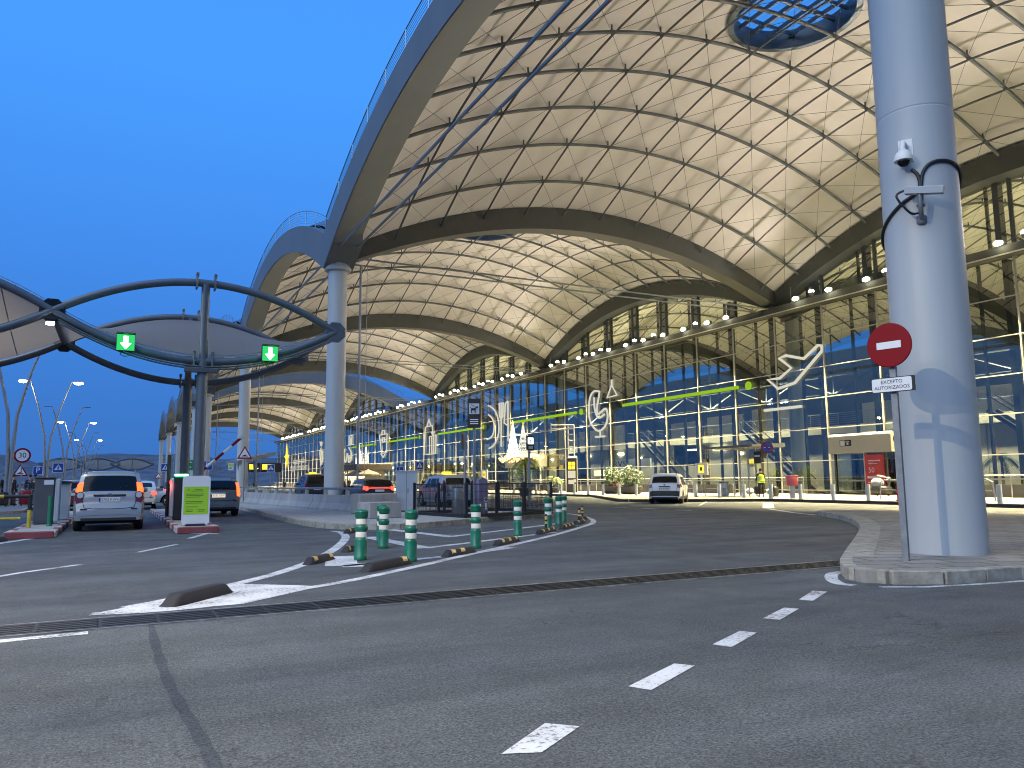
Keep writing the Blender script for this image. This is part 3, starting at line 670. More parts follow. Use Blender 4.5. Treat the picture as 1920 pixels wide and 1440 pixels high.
# ledge floodlights: yellow ones wash the road, white ones the membrane
YL = (4.2, 6.6, 9.8, 12.8, 15.9, 18.9, 22, 25, 28, 31.2, 34.3); WL = (8.15, 14.3, 17.4, 23.5, 26.5, 32.8)
P_Y, P_W = 14000, 1750
def lamp_y():
    t = empty('ledge_floodlight'); b = MB(); b.box((.16, 0, .0), (.30, .60, .30), bev=.06); b.tube([(.2, 0, 0), (.25, 0, -.25)], .03, 5); b.build('housing', 'grey_dark', t)
    b = MB(); b.ball((-.08, 0, -.03), (.13, .28, .16), 12, 7); b.build('lens', 'lamp_yellow', t, smooth=60); return t
def lamp_w():
    t = empty('ledge_uplight'); b = MB(); b.lathe([(.05, -.26), (.17, -.2), (.2, .0), (.05, .0)], n=12); b.tube([(0, 0, -.2), (.1, 0, -.32)], .03, 5); b.build('housing', 'grey_dark', t)
    b = MB(); b.ball((-.02, 0, .05), (.20, .20, .16), 12, 7); b.build('lens', 'lamp_white', t, smooth=60); return t
ly, lw = lamp_y(), lamp_w()
first = {}
mods = [(yk, n_) for yk, n_ in zip(KS[:-1]+[121.1]+KB[:-1], ('behind the big column', 'under the nearest whole vault', 'under the second vault', 'under the third vault', 'along the roof gap', 'under the first far vault', 'under the middle far vault', 'under the last vault'))]
for yk, nm in mods:
    for lst, src, kind, z, g_ in ((YL, ly, 'yellow floodlight', 14.92, 'yellow floodlights on the glass front ledge'), (WL, lw, 'white uplight', 15.05, 'white uplights on the glass front ledge')):
        sel = [d for d in lst if not (nm == 'along the roof gap' and d > 17)]
        for q, d in enumerate(sel):
            y = yk+d
            if y < 2: continue
            lb = '%s %s, %s from its near end' % (kind, nm, ORD[q+1])
            if kind not in first:
                o = src; first[kind] = 1; o.location = (45.55, y, z); tag(o, lb, 'floodlight', g_)
            else: o = again(src, (45.55, y, z), None, lb, g_)
            if kind[0] == 'y': spot('flood_beam', (45.3, y, 14.6), (-.36, 0, -1), P_Y, (1, .83, .46), 77, .22, .12)
            elif nm != 'along the roof gap': spot('uplight_beam', (45.0, y, 15.15), (-.97, random.uniform(-.12, .12), .25), P_W, (1, .88, .80), 122, 1.0, .15)
# ------------------------------------------------------------------ vehicles
def paint(name, col, metal=.0, rough=.32): return mat(name, col, rough, metal, .5, coat=.6, var=.03, scale=3)
paint('paint_white', (.70, .72, .74)); paint('paint_white_lamplit', (.62, .58, .48)); paint('paint_grey', (.19, .19, .165), .45); paint('paint_silver', (.42, .46, .50), .5); paint('paint_dark', (.012, .016, .03)); paint('paint_maroon', (.10, .008, .014)); paint('paint_black', (.01, .01, .012)); paint('paint_silverwhite', (.31, .325, .33), .35)
mat('car_glass', (.005, .006, .008), .10, 0, .28); mat('trim_black', (.016, .016, .018), .55); mat('tyre', (.013, .013, .014), .8); mat('rim_alloy', (.36, .38, .40), .3, .8); mat('chrome', (.6, .62, .64), .15, 1.0)
mat('lens_red', (.16, .004, .006), .2, coat=.5); mat('lens_clear', (.55, .57, .58), .15, coat=.5); mat('plate_white', (.74, .74, .70), .4); mat('underbody', (.008, .008, .009), .9)
def car(name, outline, Wd, wheels, wr, pm, label, cat='car', group=None, plate='', lit='dim', belt=.95, kind='hatch', rails=False, rearwin=None, sidewin=None, taxi=None, letters='', clad=False, lowlit=False):
    P = catmull(outline, 7); n = len(P); ys = [max(0, p[0]) for p in P]; zs = [p[1] for p in P]; Ln = outline[-1][0]; Ht = max(zs)
    def plan(y):
        a = 1.
        if y < .55: a -= .11*((.55-y)/.55)**2.2
        if y > Ln-.8: a -= .20*((y-Ln+.8)/.8)**2.2
        return a*Wd/2
    def sw(y, z):
        k = 1.
        if z < .55: k = 1-.07*((.55-z)/.4)**2
        elif z > .78: k = 1-.03*min(1, (z-.78)/.2)
        if z > belt: k -= (.24 if kind == 'suv' else .17)*((z-belt)/(1.62-belt))**1.15
        return plan(y)*k
    def zbot(y):
        z = .24 if .3 < y < Ln-.35 else .30
        for w in wheels:
            d = abs(y-w)
            if d < wr+.08: z = max(z, wr+sqrt(max(0, (wr+.08)**2-d*d)))
        return z
    FS = (0, .25, .5, .7, .84, .93, .98, 1.)
    def top(s, f, off=0.):
        i = max(0, min(n-2, int(s))); a = s-i
        def at(s_, f_):
            i_ = max(0, min(n-2, int(s_))); a_ = s_-i_
            y, z = ys[i_]+(ys[i_+1]-ys[i_])*a_, zs[i_]+(zs[i_+1]-zs[i_])*a_
            return Vector((f_*sw(y, z-.06), y, z-.06*abs(f_)**5))
        p = at(s, f)
        if off:
            d1 = at(min(n-1.001, s+.3), f)-at(max(0, s-.3), f); d2 = at(s, f+.02)-at(s, f-.02)
            nn = d2.cross(d1)
            if nn.length > 1e-9: p = p+nn.normalized()*off
        return p
    rings = []
    for i in range(n):
        y, z = ys[i], zs[i]; zb_ = min(zbot(y), z-.08); h = [tuple(top(i, f)) for f in FS]
        for k in range(1, 9):
            zz = (z-.06)+(zb_-(z-.06))*k/8; h.append((sw(y, zz), y, zz))
        rings.append([(-p[0], p[1], p[2]) for p in h[:0:-1]]+h)
    m_ = len(rings[0]); vs = [p for r in rings for p in r]
    fs = [(i*m_+j, i*m_+j+1, (i+1)*m_+j+1, (i+1)*m_+j) for i in range(n-1) for j in range(m_-1)]
    fs += [tuple(range(m_)), tuple((n-1)*m_+j for j in range(m_-1, -1, -1))]
    t = empty(name, (0, 0, 0), 0, label, cat, group)
    b = MB(); b._add(vs, fs); b.build('body', pm, t, smooth=38)
    b = MB(); b.box((0, Ln/2, .46), (Wd-.42, Ln-.3, .5)); b.build('underbody', 'underbody', t)
    def sz(z, rear=True):                      # station where the tail (or nose) reaches a height
        rng = range(n-1) if rear else range(n-2, -1, -1)
        for i in rng:
            a, c = (zs[i], zs[i+1]) if rear else (zs[i+1], zs[i])
            if a <= z <= c and c > a: return i+(z-a)/(c-a) if rear else i+1-(z-a)/(c-a)
        return 0
    def tp(b_, s0, s1, f0, f1, off=.006, nu=8, nv=10, sq=.0):
        def fn(a, c):
            A, C = 2*a-1, 2*c-1; A, C = A*sqrt(1-sq*C*C), C*sqrt(1-sq*A*A)
            return tuple(top(s0+(s1-s0)*(A+1)/2, f0+(f1-f0)*(C+1)/2, off))
        return b_.grid(nu, nv, fn)
    def sp(b_, sg, y0, y1, z0, z1, off=.006, sl0=0, sl1=0, nu=8, nv=5):
        def fn(a, c):
            z = z0+(z1-z0)*c; y = y0+sl0*c+(y1+sl1*c-y0-sl0*c)*a; return (sg*(sw(y, z)+off), y, z)
        b_.grid(nu, nv, fn)
        return b_
    rw = rearwin or (1.06, Ht-.14, .84)
    b = MB(); tp(b, sz(rw[0]), sz(rw[1]), -rw[2], rw[2], .007, sq=.06); b.build('rear_window', 'car_glass', t, smooth=60)
    b = MB(); tp(b, sz(Ht-.12, False), sz(1.06, False), -.88, .88, .006, sq=.05); b.build('windscreen', 'car_glass', t, smooth=60)
    sww = sidewin or [(.55, 1.30, .30, 0), (1.38, 2.22, 0, 0), (2.30, 3.25, 0, -.62)]
    for sg in (-1, 1):
        for (y0, y1, a0, a1) in sww:
            b = MB(); sp(b, sg, y0, y1, belt+.03, Ht-.20, .006, a0, a1); b.build('side_window', 'car_glass', t, smooth=60)
        b = MB(); b.ball((sg*(Wd/2+.06), sww[-1][1]-.15, belt+.10), (.10, .07, .08), 10, 6); b.tube([(sg*(Wd/2-.1), sww[-1][1]-.12, belt+.03), (sg*(Wd/2+.04), sww[-1][1]-.15, belt+.08)], .025, 5); b.build('mirror', pm, t, smooth=60)
        for yw in wheels:
            b = MB(); x1 = sg*(Wd/2-.115)
            prof = [(wr*.62, -.10), (wr*.92, -.105), (wr, -.07), (wr, .07), (wr*.92, .105), (wr*.62, .10)]
            k = 28; b._add([(x1+sg*z, yw+r*cos(2*pi*j/k), wr+r*sin(2*pi*j/k)) for r, z in prof for j in range(k)], [(i*k+j, i*k+(j+1) % k, (i+1)*k+(j+1) % k, (i+1)*k+j) for i in range(5) for j in range(k)])
            w = b.build('wheel', 'tyre', t, smooth=40)
            b = MB(); b._add([(x1+sg*z, yw+r*cos(2*pi*j/k), wr+r*sin(2*pi*j/k)) for r, z in ((wr*.64, .09), (wr*.55, .07)) for j in range(k)], [(j, (j+1) % k, k+(j+1) % k, k+j) for j in range(k)])
            for q in range(5):
                a = 2*pi*q/5+.3; b.tube([(x1+sg*.075, yw, wr), (x1+sg*.075, yw+wr*.6*cos(a), wr+wr*.6*sin(a))], [.05, .035], 5)
            b.ball((x1+sg*.08, yw, wr), (.03, .06, .06), 8, 5); b.build('rim', 'rim_alloy', w, smooth=40)
        if rails:
            b = MB(); pts = [top(sz(Ht-.06)+k*.1*(n*.45), .86) for k in range(0, 6)]
            pts = [(sg*p.x, p.y, p.z+.03) for p in pts]; pts[0] = (pts[0][0], pts[0][1], pts[0][2]-.03)
            b.tube(pts, .018, 6); b.build('roof_rail', 'trim_black' if clad else 'galvanised', t, smooth=60)
        # tail lamps
        if kind == 'mpv':
            l = MB(); tp(l, sz(.82), sz(1.06), .80*sg, 1.0*sg, .012, 6, 6); sp(l, sg, .10, .42, .84, 1.06, .012); lamp = l.build('tail_light', 'lens_red', t, smooth=60)
            l = MB(); tp(l, sz(1.10), sz(1.36), .84*sg, 1.0*sg, .014, 6, 6); sp(l, sg, .18, .40, 1.08, 1.30, .014, .05, -.04); l.build('brake_lamp', 'tail_amber', lamp, smooth=60)
            c = top(sz(1.02), .90*sg, .015); l = MB(); k = 20; l._add([(c.x+.085*cos(2*pi*j/k), c.y-.02-.0*j, c.z+.085*sin(2*pi*j/k)) for j in range(k)], [tuple(range(k))]); l.build('reversing_lamp', 'lens_clear', lamp)
            l = MB(); l.tube([(c.x+.09*cos(2*pi*j/k), c.y-.018, c.z+.09*sin(2*pi*j/k)) for j in range(k)], .010, 5, closed=True); l.build('lamp_ring', 'trim_black', lamp)
        else:
            z0, z1 = {'hatch': (.86, 1.06), 'suv': (.88, 1.06), 'sedan': (.76, .92), 'wagon': (.82, 1.34), 'van': (.8, 1.2)}[kind]
            l = MB(); tp(l, sz(z0), sz(z1), (.80 if kind != 'wagon' else .87)*sg, 1.0*sg, .012, 6, 6); sp(l, sg, ys[int(sz(z0))]+.05, ys[int(sz(z0))]+.3, z0, z1, .012)
            lamp = l.build('tail_light', {'on': 'tail_red', 'dim': 'lens_red', 'amber': 'tail_amber'}[lit], t, smooth=60)
            if kind == 'suv': l = MB(); tp(l, sz(z0+.04), sz(z1-.04), .86*sg, .95*sg, .02, 4, 4); l.build('lamp_core', 'lens_red', lamp)
        hl = MB(); tp(hl, sz(.82, False), sz(.68, False), .62*sg, .96*sg, .012, 5, 5); hl.build('headlight', 'lens_clear', t, smooth=60)
        for yq in (1.30, 2.24):
            d = MB(); d.tube([(sg*(sw(yq, z)+.003), yq, z) for z in (.36, .5, .7, .85, .95)], .006, 4); d.build('door_seam', 'trim_black', t)
            d = MB(); d.tube([(sg*(sw(yq+.2, .88)+.025), yq+.12, .88), (sg*(sw(yq+.2, .88)+.03), yq+.3, .88)], .014, 5); d.build('door_handle', pm, t)
    zp = {'sedan': .80, 'suv': .80, 'mpv': .86}.get(kind, .80)
    c = top(sz(zp), 0, .02); b = MB(); b.box((0, c.y, c.z), (.53, .02, .12), bev=.006); pl = b.build('number_plate', 'plate_white' if lit != 'amber' else 'lit_plate', t)
    if plate:
        b = MB(); b.text(plate, .095, (.02, c.y-.0105, c.z), (1, 0, 0), (0, 0, 1), .002); b.build('plate_letters', 'sign_black', pl)
        b = MB(); b.box((-.243, c.y-.011, c.z), (.042, .004, .11)); b.build('plate_band', 'sign_blue', pl)
    b = MB(); c2 = top(sz(zp+.115), 0, .02); b.box((0, c2.y-.005, c2.z), (.80 if kind == 'mpv' else .6, .035, .055), bev=.012); g_ = b.build('hatch_handle', 'trim_black' if kind in ('mpv', 'suv') else 'chrome', t)
    if letters:
        b = MB(); b.text(letters, .05, (0, c2.y-.023, c2.z), (1.6, 0, 0), (0, 0, 1), .002); b.build('lettering', 'chrome', g_)
    b = MB(); zb = .46; cb = top(sz(.5), 0, .012)
    tp(b, sz(.43 if clad else .45), sz(.70 if clad else .56), -.97, .97, .018, 4, 16)
    if clad:
        sp(b, 1, .05, Ln-.2, .26, .40, .015, nu=30); sp(b, -1, .05, Ln-.2, .26, .40, .015, nu=30)
    b.build('bumper', 'trim_black' if clad else pm, t, smooth=60)
    sm_ = MB(); sm_.tube([tuple(top(sz(z), f, .008)) for f, z in ((-.80, 1.02), (-.80, .80), (-.76, .66), (-.5, .62), (0, .61), (.5, .62), (.76, .66), (.80, .80), (.80, 1.02))], .009, 4); sm_.build('hatch_seam', 'trim_black', t)
    b = MB(); b.box((0, .02, .33), (Wd*.78, .06, .10), bev=.02); b.build('lower_bumper', 'trim_black', t)
    for sg in (-1, 1):
        r_ = MB(); p = top(sz(.62), .78*sg, .02); r_.box(tuple(p), (.16, .012, .035)); r_.build('reflector', 'lens_red' if kind != 'mpv' else 'trim_black', t)
    b = MB(); p0 = top(sz(rw[0])+.3, .05, .012); p1 = top(sz(rw[0])+(sz(rw[1])-sz(rw[0]))*.42, .55, .014); b.tube([p0, p1], .009, 4); b.build('wiper', 'trim_black', t)
    if kind in ('mpv', 'suv'):
        c3 = top(sz(1.0), 0, .014); b = MB(); b.slab([(-.055, .03), (.055, .03), (.035, -.03), (-.035, -.03)], c3, (1, 0, 0), (0, 0, 1), (0, -.01, 0)); b.build('emblem', 'chrome', t)
    if taxi:
        b = MB(); b.box((0, Ln*.45, Ht+.09), (.5, .16, .13), bev=.03); b.tube([(-.55, Ln*.45, Ht+.02), (.55, Ln*.45, Ht+.02)], .02, 5); b.build('taxi_sign', 'sign_lit_yellow', t)
    if lowlit:
        b = MB(); tp(b, sz(.93), sz(.97), -.84, .84, .016, 3, 12); b.build('light_bar', 'tail_red', t)
    return t
mat('lit_plate', (.8, .74, .62), .4, emit=(1, .82, .6), es=.5)
MPV = [(0, .40), (.012, .60), (.045, .70), (.075, .80), (.09, .95), (.12, 1.06), (.17, 1.16), (.33, 1.46), (.43, 1.58), (.58, 1.635), (1.0, 1.66), (1.8, 1.665), (2.6, 1.61), (2.95, 1.53), (3.3, 1.30), (3.62, 1.07), (3.9, 1.0), (4.25, .90), (4.42, .78), (4.48, .60), (4.5, .40)]
SUV = [(0, .42), (.012, .62), (.05, .70), (.07, .85), (.09, .98), (.14, 1.10), (.22, 1.22), (.42, 1.50), (.52, 1.58), (.7, 1.62), (1.2, 1.64), (1.9, 1.63), (2.5, 1.57), (2.8, 1.48), (3.1, 1.27), (3.35, 1.10), (3.7, 1.06), (4.1, .98), (4.26, .84), (4.32, .64), (4.34, .42)]
WAG = [(0, .38), (.012, .56), (.05, .66), (.07, .82), (.09, .95), (.15, 1.05), (.45, 1.36), (.58, 1.43), (.8, 1.47), (1.4, 1.50), (2.0, 1.49), (2.5, 1.42), (2.8, 1.30), (3.2, 1.06), (3.5, .94), (4.0, .88), (4.4, .78), (4.54, .66), (4.6, .56), (4.62, .38)]
SED = [(0, .38), (.012, .56), (.05, .68), (.07, .82), (.10, .96), (.18, 1.02), (.55, 1.06), (.8, 1.14), (1.25, 1.36), (1.5, 1.42), (2.0, 1.46), (2.5, 1.40), (2.8, 1.29), (3.25, 1.04), (3.6, .93), (4.1, .87), (4.45, .77), (4.6, .64), (4.65, .56), (4.67, .38)]
VAN = [(0, .40), (.012, .60), (.04, .75), (.06, 1.0), (.09, 1.2), (.14, 1.4), (.24, 1.75), (.34, 1.86), (.6, 1.90), (1.5, 1.92), (2.6, 1.90), (3.2, 1.84), (3.5, 1.66), (3.9, 1.30), (4.1, 1.16), (4.5, 1.04), (4.75, .86), (4.85, .62), (4.88, .4)]
def put(t, x, y, hd=0.): t.location = (x, y, 0); t.rotation_euler = (0, 0, -radians(hd)); return t
c = car('mpv_car', MPV, 1.77, (.86, 3.66), .315, 'paint_silverwhite', 'pale silver people carrier waiting at the gate, its number plate facing the road', plate='0702 KWH', kind='mpv', rails=True, rearwin=(1.10, 1.52, .86), belt=1.0, letters='LODGY'); put(c, -.16, 24.35, 0)
c = car('suv_car', SUV, 1.80, (.80, 3.47), .35, 'paint_white', 'white small SUV driving off past the flower planters', plate='6204 LHD', kind='suv', rails=True, rearwin=(1.12, 1.46, .84), clad=True, sidewin=[(.75, 1.2, .2, 0), (1.28, 2.1, 0, 0), (2.18, 2.9, 0, -.45)]); put(c, 26.06, 33.72, 44.5)
spot('headlight_beam', (26.3+3.6, 33.6+3.2, .75), (.72, .69, -.1), 60, (1, .93, .75), 60, .6, .1)
c = car('wagon_car', WAG, 1.74, (.85, 3.5), .31, 'paint_grey', 'grey estate car leaving through the right hand gate lane', plate='5531 GYN', kind='wagon', lit='amber', rearwin=(1.04, 1.38, .88)); put(c, 3.52, 32.2, -2)
c = car('sedan_car', SED, 1.74, (.85, 3.5), .31, 'paint_white_lamplit', 'white saloon car ahead of the people carrier, tinted as if lit by a lamp', kind='sedan', lit='on', rearwin=(1.12, 1.34, .80), sidewin=[(1.05, 1.7, .25, 0), (1.78, 2.5, 0, -.1), (2.58, 3.15, 0, -.5)]); put(c, .95, 43.5, 2)  # a white car; warm lamplight is put into its paint colour
c = car('hatch_car', WAG, 1.74, (.85, 3.5), .31, 'paint_silver', 'silver car turning beside the white saloon, front wheel showing', kind='hatch', rearwin=(1.04, 1.36, .86)); put(c, 6.2, 48.5, -70)
c = car('hatch_car', WAG, 1.78, (.85, 3.5), .31, 'paint_maroon', 'dark maroon car with bright brake lamps left of the people carrier', kind='hatch', lit='on', rearwin=(1.04, 1.36, .86)); put(c, -2.05, 44.0, -4)
c = car('suv_car', SUV, 1.80, (.80, 3.47), .35, 'paint_silver', 'silver taxi SUV behind the black mesh fence, yellow roof sign', plate='3318 DKC', kind='wagon', rails=True, rearwin=(1.12, 1.46, .82), taxi=1, group=None, sidewin=[(.75, 1.2, .2, 0), (1.28, 2.1, 0, 0), (2.18, 2.9, 0, -.45)]); put(c, 15.35, 36.3, 2)
c = car('hatch_car', WAG, 1.80, (.85, 3.5), .31, 'paint_black', 'black car with a full width red light bar behind the barrier', kind='hatch', lit='on', lowlit=True, rearwin=(1.06, 1.38, .86)); put(c, 13.3, 43.0, 0)
c = car('taxi_van', VAN, 1.9, (.95, 3.9), .33, 'paint_black', 'black taxi van with a lit yellow roof sign left of the second column', 'van', kind='van', rearwin=(1.2, 1.72, .86), belt=1.1, taxi=1); put(c, 13.2, 58, 2)
c = car('hatch_car', WAG, 1.78, (.85, 3.5), .31, 'paint_dark', 'dark blue car behind the barrier rail, between taxi van and column', kind='hatch', rearwin=(1.04, 1.36, .86)); put(c, 15.6, 62, 2)
c = car('hatch_car', WAG, 1.78, (.85, 3.5), .31, 'paint_white', 'white car parked crosswise behind the yellow pipe rail', kind='hatch', rearwin=(1.04, 1.36, .86)); put(c, -10.5, 62, 80)
c = car('hatch_car', WAG, 1.78, (.85, 3.5), .31, 'paint_black', 'black car with a red and white stripe beyond the luggage', kind='hatch', lit='on', rearwin=(1.04, 1.36, .86)); put(c, -6.2, 68, 30)
c = car('sedan_car', SED, 1.76, (.85, 3.5), .31, 'paint_dark', 'dark saloon car beyond the estate car, under the bump sign', kind='sedan', lit='amber', rearwin=(1.12, 1.34, .80), sidewin=[(1.05, 1.7, .25, 0), (1.78, 2.5, 0, -.1), (2.58, 3.15, 0, -.5)]); put(c, 4.1, 66, 0)
# ------------------------------------------------------------------ car park gate: canopy, islands, cabinets
mat('gate_steel', (.11, .13, .15), .45, .3, var=.1, scale=3); m = mat('gate_fabric', (.12, .116, .11), .85, var=.05, scale=1.5, bump=.1, bscale=2); tl_ = N(m, 'ShaderNodeBsdfTranslucent'); tl_.inputs[0].default_value = (.13, .115, .10, 1)
ms = N(m, 'ShaderNodeAddShader'); m.node_tree.links.new(m.node_tree.nodes['Principled BSDF'].outputs[0], ms.inputs[0]); m.node_tree.links.new(tl_.outputs[0], ms.inputs[1]); m.node_tree.links.new(ms.outputs[0], m.node_tree.nodes['Material Output'].inputs[0])
CX, CW, CZ, CH = 2.23, 4.16, 6.35, 1.26
arc = lambda x, s: CZ+s*CH*(1-(x/CW)**2)
def gate_bay(t, flip, posts, dy=5.8):
    for y, nm in ((0, 'front_truss'), (dy, 'rear_truss')):
        b = MB()
        for s in (1, -1): b.tube([(-CW+2*CW*k/26, y, arc(-CW+2*CW*k/26, s)) for k in range(27)], .125, 10)
        r = b.build(nm, 'gate_steel', t, smooth=50)
        for sx in (-1, 1):
            b = MB(); b.slab([(.36*cos(pi/4*k+pi/8), .36*sin(pi/4*k+pi/8)) for k in range(8)], (sx*CW, y-.09, CZ), (1, 0, 0), (0, 0, 1), (0, .18, 0))
            for k in range(8): b.ball((sx*CW+.28*cos(pi/4*k+.2), y-.1, CZ+.28*sin(pi/4*k+.2)), .025, 6, 4)
            b.build('node_plate', 'gate_steel', r)
        if posts:
            b = MB(); b.tube([(0, y, .1), (0, y, arc(0, -1))], .16, 14)
            b.lathe([(.3, .1), (.3, .16), (.17, .16)], (0, y, 0), 14); b.build('post', 'gate_steel', t, smooth=50)
            b = MB(); b.tube([(0, y, arc(0, -1)), (0, y, arc(0, 1))], .13, 12); b.build('strut', 'gate_steel', r, smooth=50)
            for s in (1, -1):
                for dx in (-.27, .27):
                    b = MB(); b.lathe([(.155, -.03), (.19, -.03), (.19, .03), (.155, .03)], (dx, y, arc(dx, s)), 12, sx=.3); b.box((dx, y, arc(dx, s)), (.06, .34, .40), bev=.02); b.box((dx, y-.1, arc(dx, s)+.24), (.10, .10, .14), bev=.02); b.build('clamp', 'gate_steel', r)
    b = MB(); a_, c_ = (-1, 1) if not flip else (1, -1)
    def fab(u, v):
        x = -CW+2*CW*u; z0, z1 = arc(x, a_)+.16*a_*0+.16, arc(x, c_)-.12*c_
        return (x, .15+(dy-.3)*v, z0+(z1-z0)*v-.12*sin(pi*v)*(1 if flip else -1)*abs(1-(x/CW)**2))
    b.grid(28, 14, fab); b.build('fabric_roof', 'gate_fabric', t, smooth=80)
    b = MB()
    for k in range(1, 6): b.tube([Vector(fab(k/6, v/10))-Vector((0, 0, .012)) for v in range(11)], .016, 4)
    b.build('fabric_seams', 'gate_steel', t)
    b = MB(); y_, s_ = (0, a_)
    pts = [(-CW+2*CW*k/26, y_-.02, arc(-CW+2*CW*k/26, s_)+.19) for k in range(27)]
    b.tube(pts, .016, 4)
    for p in pts[1::2]: b.tube([p, (p[0], p[1], p[2]-.12)], .012, 4)
    b.build('lacing_rail', 'rail_steel', t)
    for sx in (-1, 1): b = MB(); b.tube([(sx*CW, .1, CZ), (sx*CW, dy-.1, CZ)], .11, 8); b.build('valley_tube', 'gate_steel', t, smooth=50)
    if not flip:
        b = MB()
        for dz in (.20, .27): b.tube([(-CW*.96+2*CW*.96*k/26, -.13, arc(-CW*.96+2*CW*.96*k/26, -1)-dz+.02) for k in range(27)], .03, 5)
        b.box((-.05, -.16, arc(0, -1)-.30), (1.0, .12, .16), bev=.02); b.build('cable_tray', 'grey_dark', t)
g1 = empty('gate_canopy', (CX, 26, 0), 0, 'grey tubular lens shaped canopy over the car park gate, green arrows below', 'canopy', 'gate canopies'); gate_bay(g1, False, True)
g2 = empty('gate_canopy', (CX-2*CW, 26, 0), 0, 'left neighbour of the arrow canopy, cut by the picture edge', 'canopy', 'gate canopies'); gate_bay(g2, True, True)
fl = ['far left', 'middle', 'right']
for i, px in enumerate((118, 183, 248)): again(g1, ((_ray(px, 880)*172).x, (_ray(183, 880)*172).y, -.6), None, 'tiny distant lens shaped canopy before the hills, %s one of three' % fl[i])
b = MB(); o = empty('node_lamp', (CX-CW-.02, 25.8, CZ-.42), 0, 'small bright floodlight under the left node of the arrow canopy', 'floodlight')
b.box((0, 0, 0), (.26, .16, .12), bev=.03); b.build('housing', 'grey_dark', o); b = MB(); b.box((0, -.085, -.02), (.2, .02, .1)); b.build('lens', 'lamp_white', o)
spot('node_beam', (CX-CW, 25.7, CZ-.6), (.2, -.5, -1), 120, (1, .9, .7), 120, .8, .1)
def arrow(x, lab):
    z = arc(x-CX, -1); t = empty('lane_signal', (x, 25.78, z+.05), 0, lab, 'lane signal', 'green arrow lane signals')
    b = MB(); b.box((0, 0, 0), (.50, .16, .50), bev=.02); b.box((0, -.11, .27), (.52, .26, .02)); b.build('case', 'sign_black', t)
    b = MB(); b.box((0, -.083, 0), (.46, .006, .46)); b.build('screen', 'led_green_dim', t)
    b = MB(); b.slab([(-.06, .19), (.06, .19), (.06, -.02), (.15, -.02), (0, -.2), (-.15, -.02), (-.06, -.02)], (0, -.088, 0), (1, 0, 0), (0, 0, 1), (0, -.006, 0)); b.build('arrow', 'led_white', t)
    b = MB(); b.tube([(-.12, 0, -.25), (-.13, 0, -.36), (0, 0, -.42), (.12, 0, -.36), (.12, 0, -.25)], .015, 5); b.build('cable_loop', 'black_paint', t)
    b = MB(); b.slab([(-.24, .24), (.24, .24), (.24, -.24), (-.24, -.24)], (0, -.0865, 0), (1, 0, 0), (0, 0, 1), (0, -.001, 0)); b.build('glow_panel', 'led_green_dim', t)
    l = bpy.data.lights.new('signal_glow', 'POINT'); l.energy = 5; l.color = (.05, 1, .2); l.shadow_soft_size = .1; lo = bpy.data.objects.new('signal_glow', l); COL.objects.link(lo); lo.location = (x, 25.4, z-.1)
arrow(.03, 'green down arrow signal left of the canopy strut'); arrow(4.22, 'green down arrow signal at the right end of the gate canopy')
# ticket cabinets
t = empty('ticket_cabinet', (1.82, 26.9, .15), 0, 'dark ticket machine with a glowing green top strip and red lamp', 'ticket machine')
b = MB(); b.box((0, 0, .68), (.44, .5, 1.36), bev=.03); b.build('case', 'black_paint', t)
b = MB(); b.box((-.02, -.2, 1.40), (.40, .14, .06), bev=.02); b.build('light_strip', 'led_green', t)
b = MB(); b.box((-.27, -.1, .7), (.12, .3, 1.2), bev=.03); b.build('side_panel', 'grey_box', t)
b = MB(); b.box((-.335, -.1, 1.18), (.012, .22, .1)); b.build('red_lamp', 'tail_red', t)
l = bpy.data.lights.new('red_glow', 'POINT'); l.energy = 4; l.color = (1, .1, .04); l.shadow_soft_size = .05; lo = bpy.data.objects.new('red_glow', l); COL.objects.link(lo); lo.location = (1.40, 26.6, 1.2)
b = MB(); b.tube([(-.36, .3, .1), (-.36, .3, 2.05)], .06, 8); b.build('black_pole', 'black_paint', t)
t = empty('info_board', (1.93, 22.8, .10), 0, 'white rounded tariff board with a lime green panel on the island', 'notice board')
b = MB(); r_ = .08; pts = []
for cx_, cy_, a0 in ((.35-r_, .65-r_, 0), (-.35+r_, .65-r_, 90), (-.35+r_, -.65+r_, 180), (.35-r_, -.65+r_, 270)):
    for k in range(5): a = radians(a0+22.5*k); pts.append((cx_+r_*cos(a), cy_+r_*sin(a)))
b.slab(pts, (0, 0, .74), (1, 0, 0), (0, 0, 1), (0, .05, 0)); b.build('board', 'sign_white', t)
mat('lime_print', (.22, .42, .02), .5, emit=(.3, .6, .03), es=.12)
b = MB(); b.box((0, -.004, .73), (.62, .006, .74)); b.build('lime_panel', 'lime_print', t)
mat('lime_dark', (.05, .13, .01), .6)
b = MB()
for (x, z, w) in ((.05, 1.02, .2), (.02, .98, .3), (-.04, .90, .44), (-.04, .86, .42), (-.08, .82, .36), (-.05, .70, .44), (-.05, .66, .40), (-.1, .56, .3), (-.16, .48, .18), (.14, .48, .18), (-.16, .44, .16), (.14, .44, .16)): b.box((x, -.009, z), (w, .004, .014))
b.text('P', .10, (-.2, -.010, 1.0), (1, 0, 0), (0, 0, 1), .001); b.build('print', 'lime_dark', t)
b = MB(); b.box((0, .06, .06), (.5, .3, .1), bev=.02); b.build('foot', 'black_paint', t)
t = empty('ticket_cabinet', (-1.86, 26.6, .15), 0, 'dark grey ticket cabinet with a white note, left of the people carrier', 'ticket machine')
b = MB(); b.box((0, 0, .66), (.50, .55, 1.32), bev=.03); b.box((0, 0, 1.34), (.56, .6, .05), bev=.015); b.build('case', 'grey_dark', t)
b = MB(); b.box((.10, -.28, 1.2), (.24, .006, .13)); b.build('white_note', 'sign_white', t)
b = MB(); b.box((.33, -.1, .68), (.14, .34, 1.25), bev=.03); b.build('side_panel', 'grey_box', t)
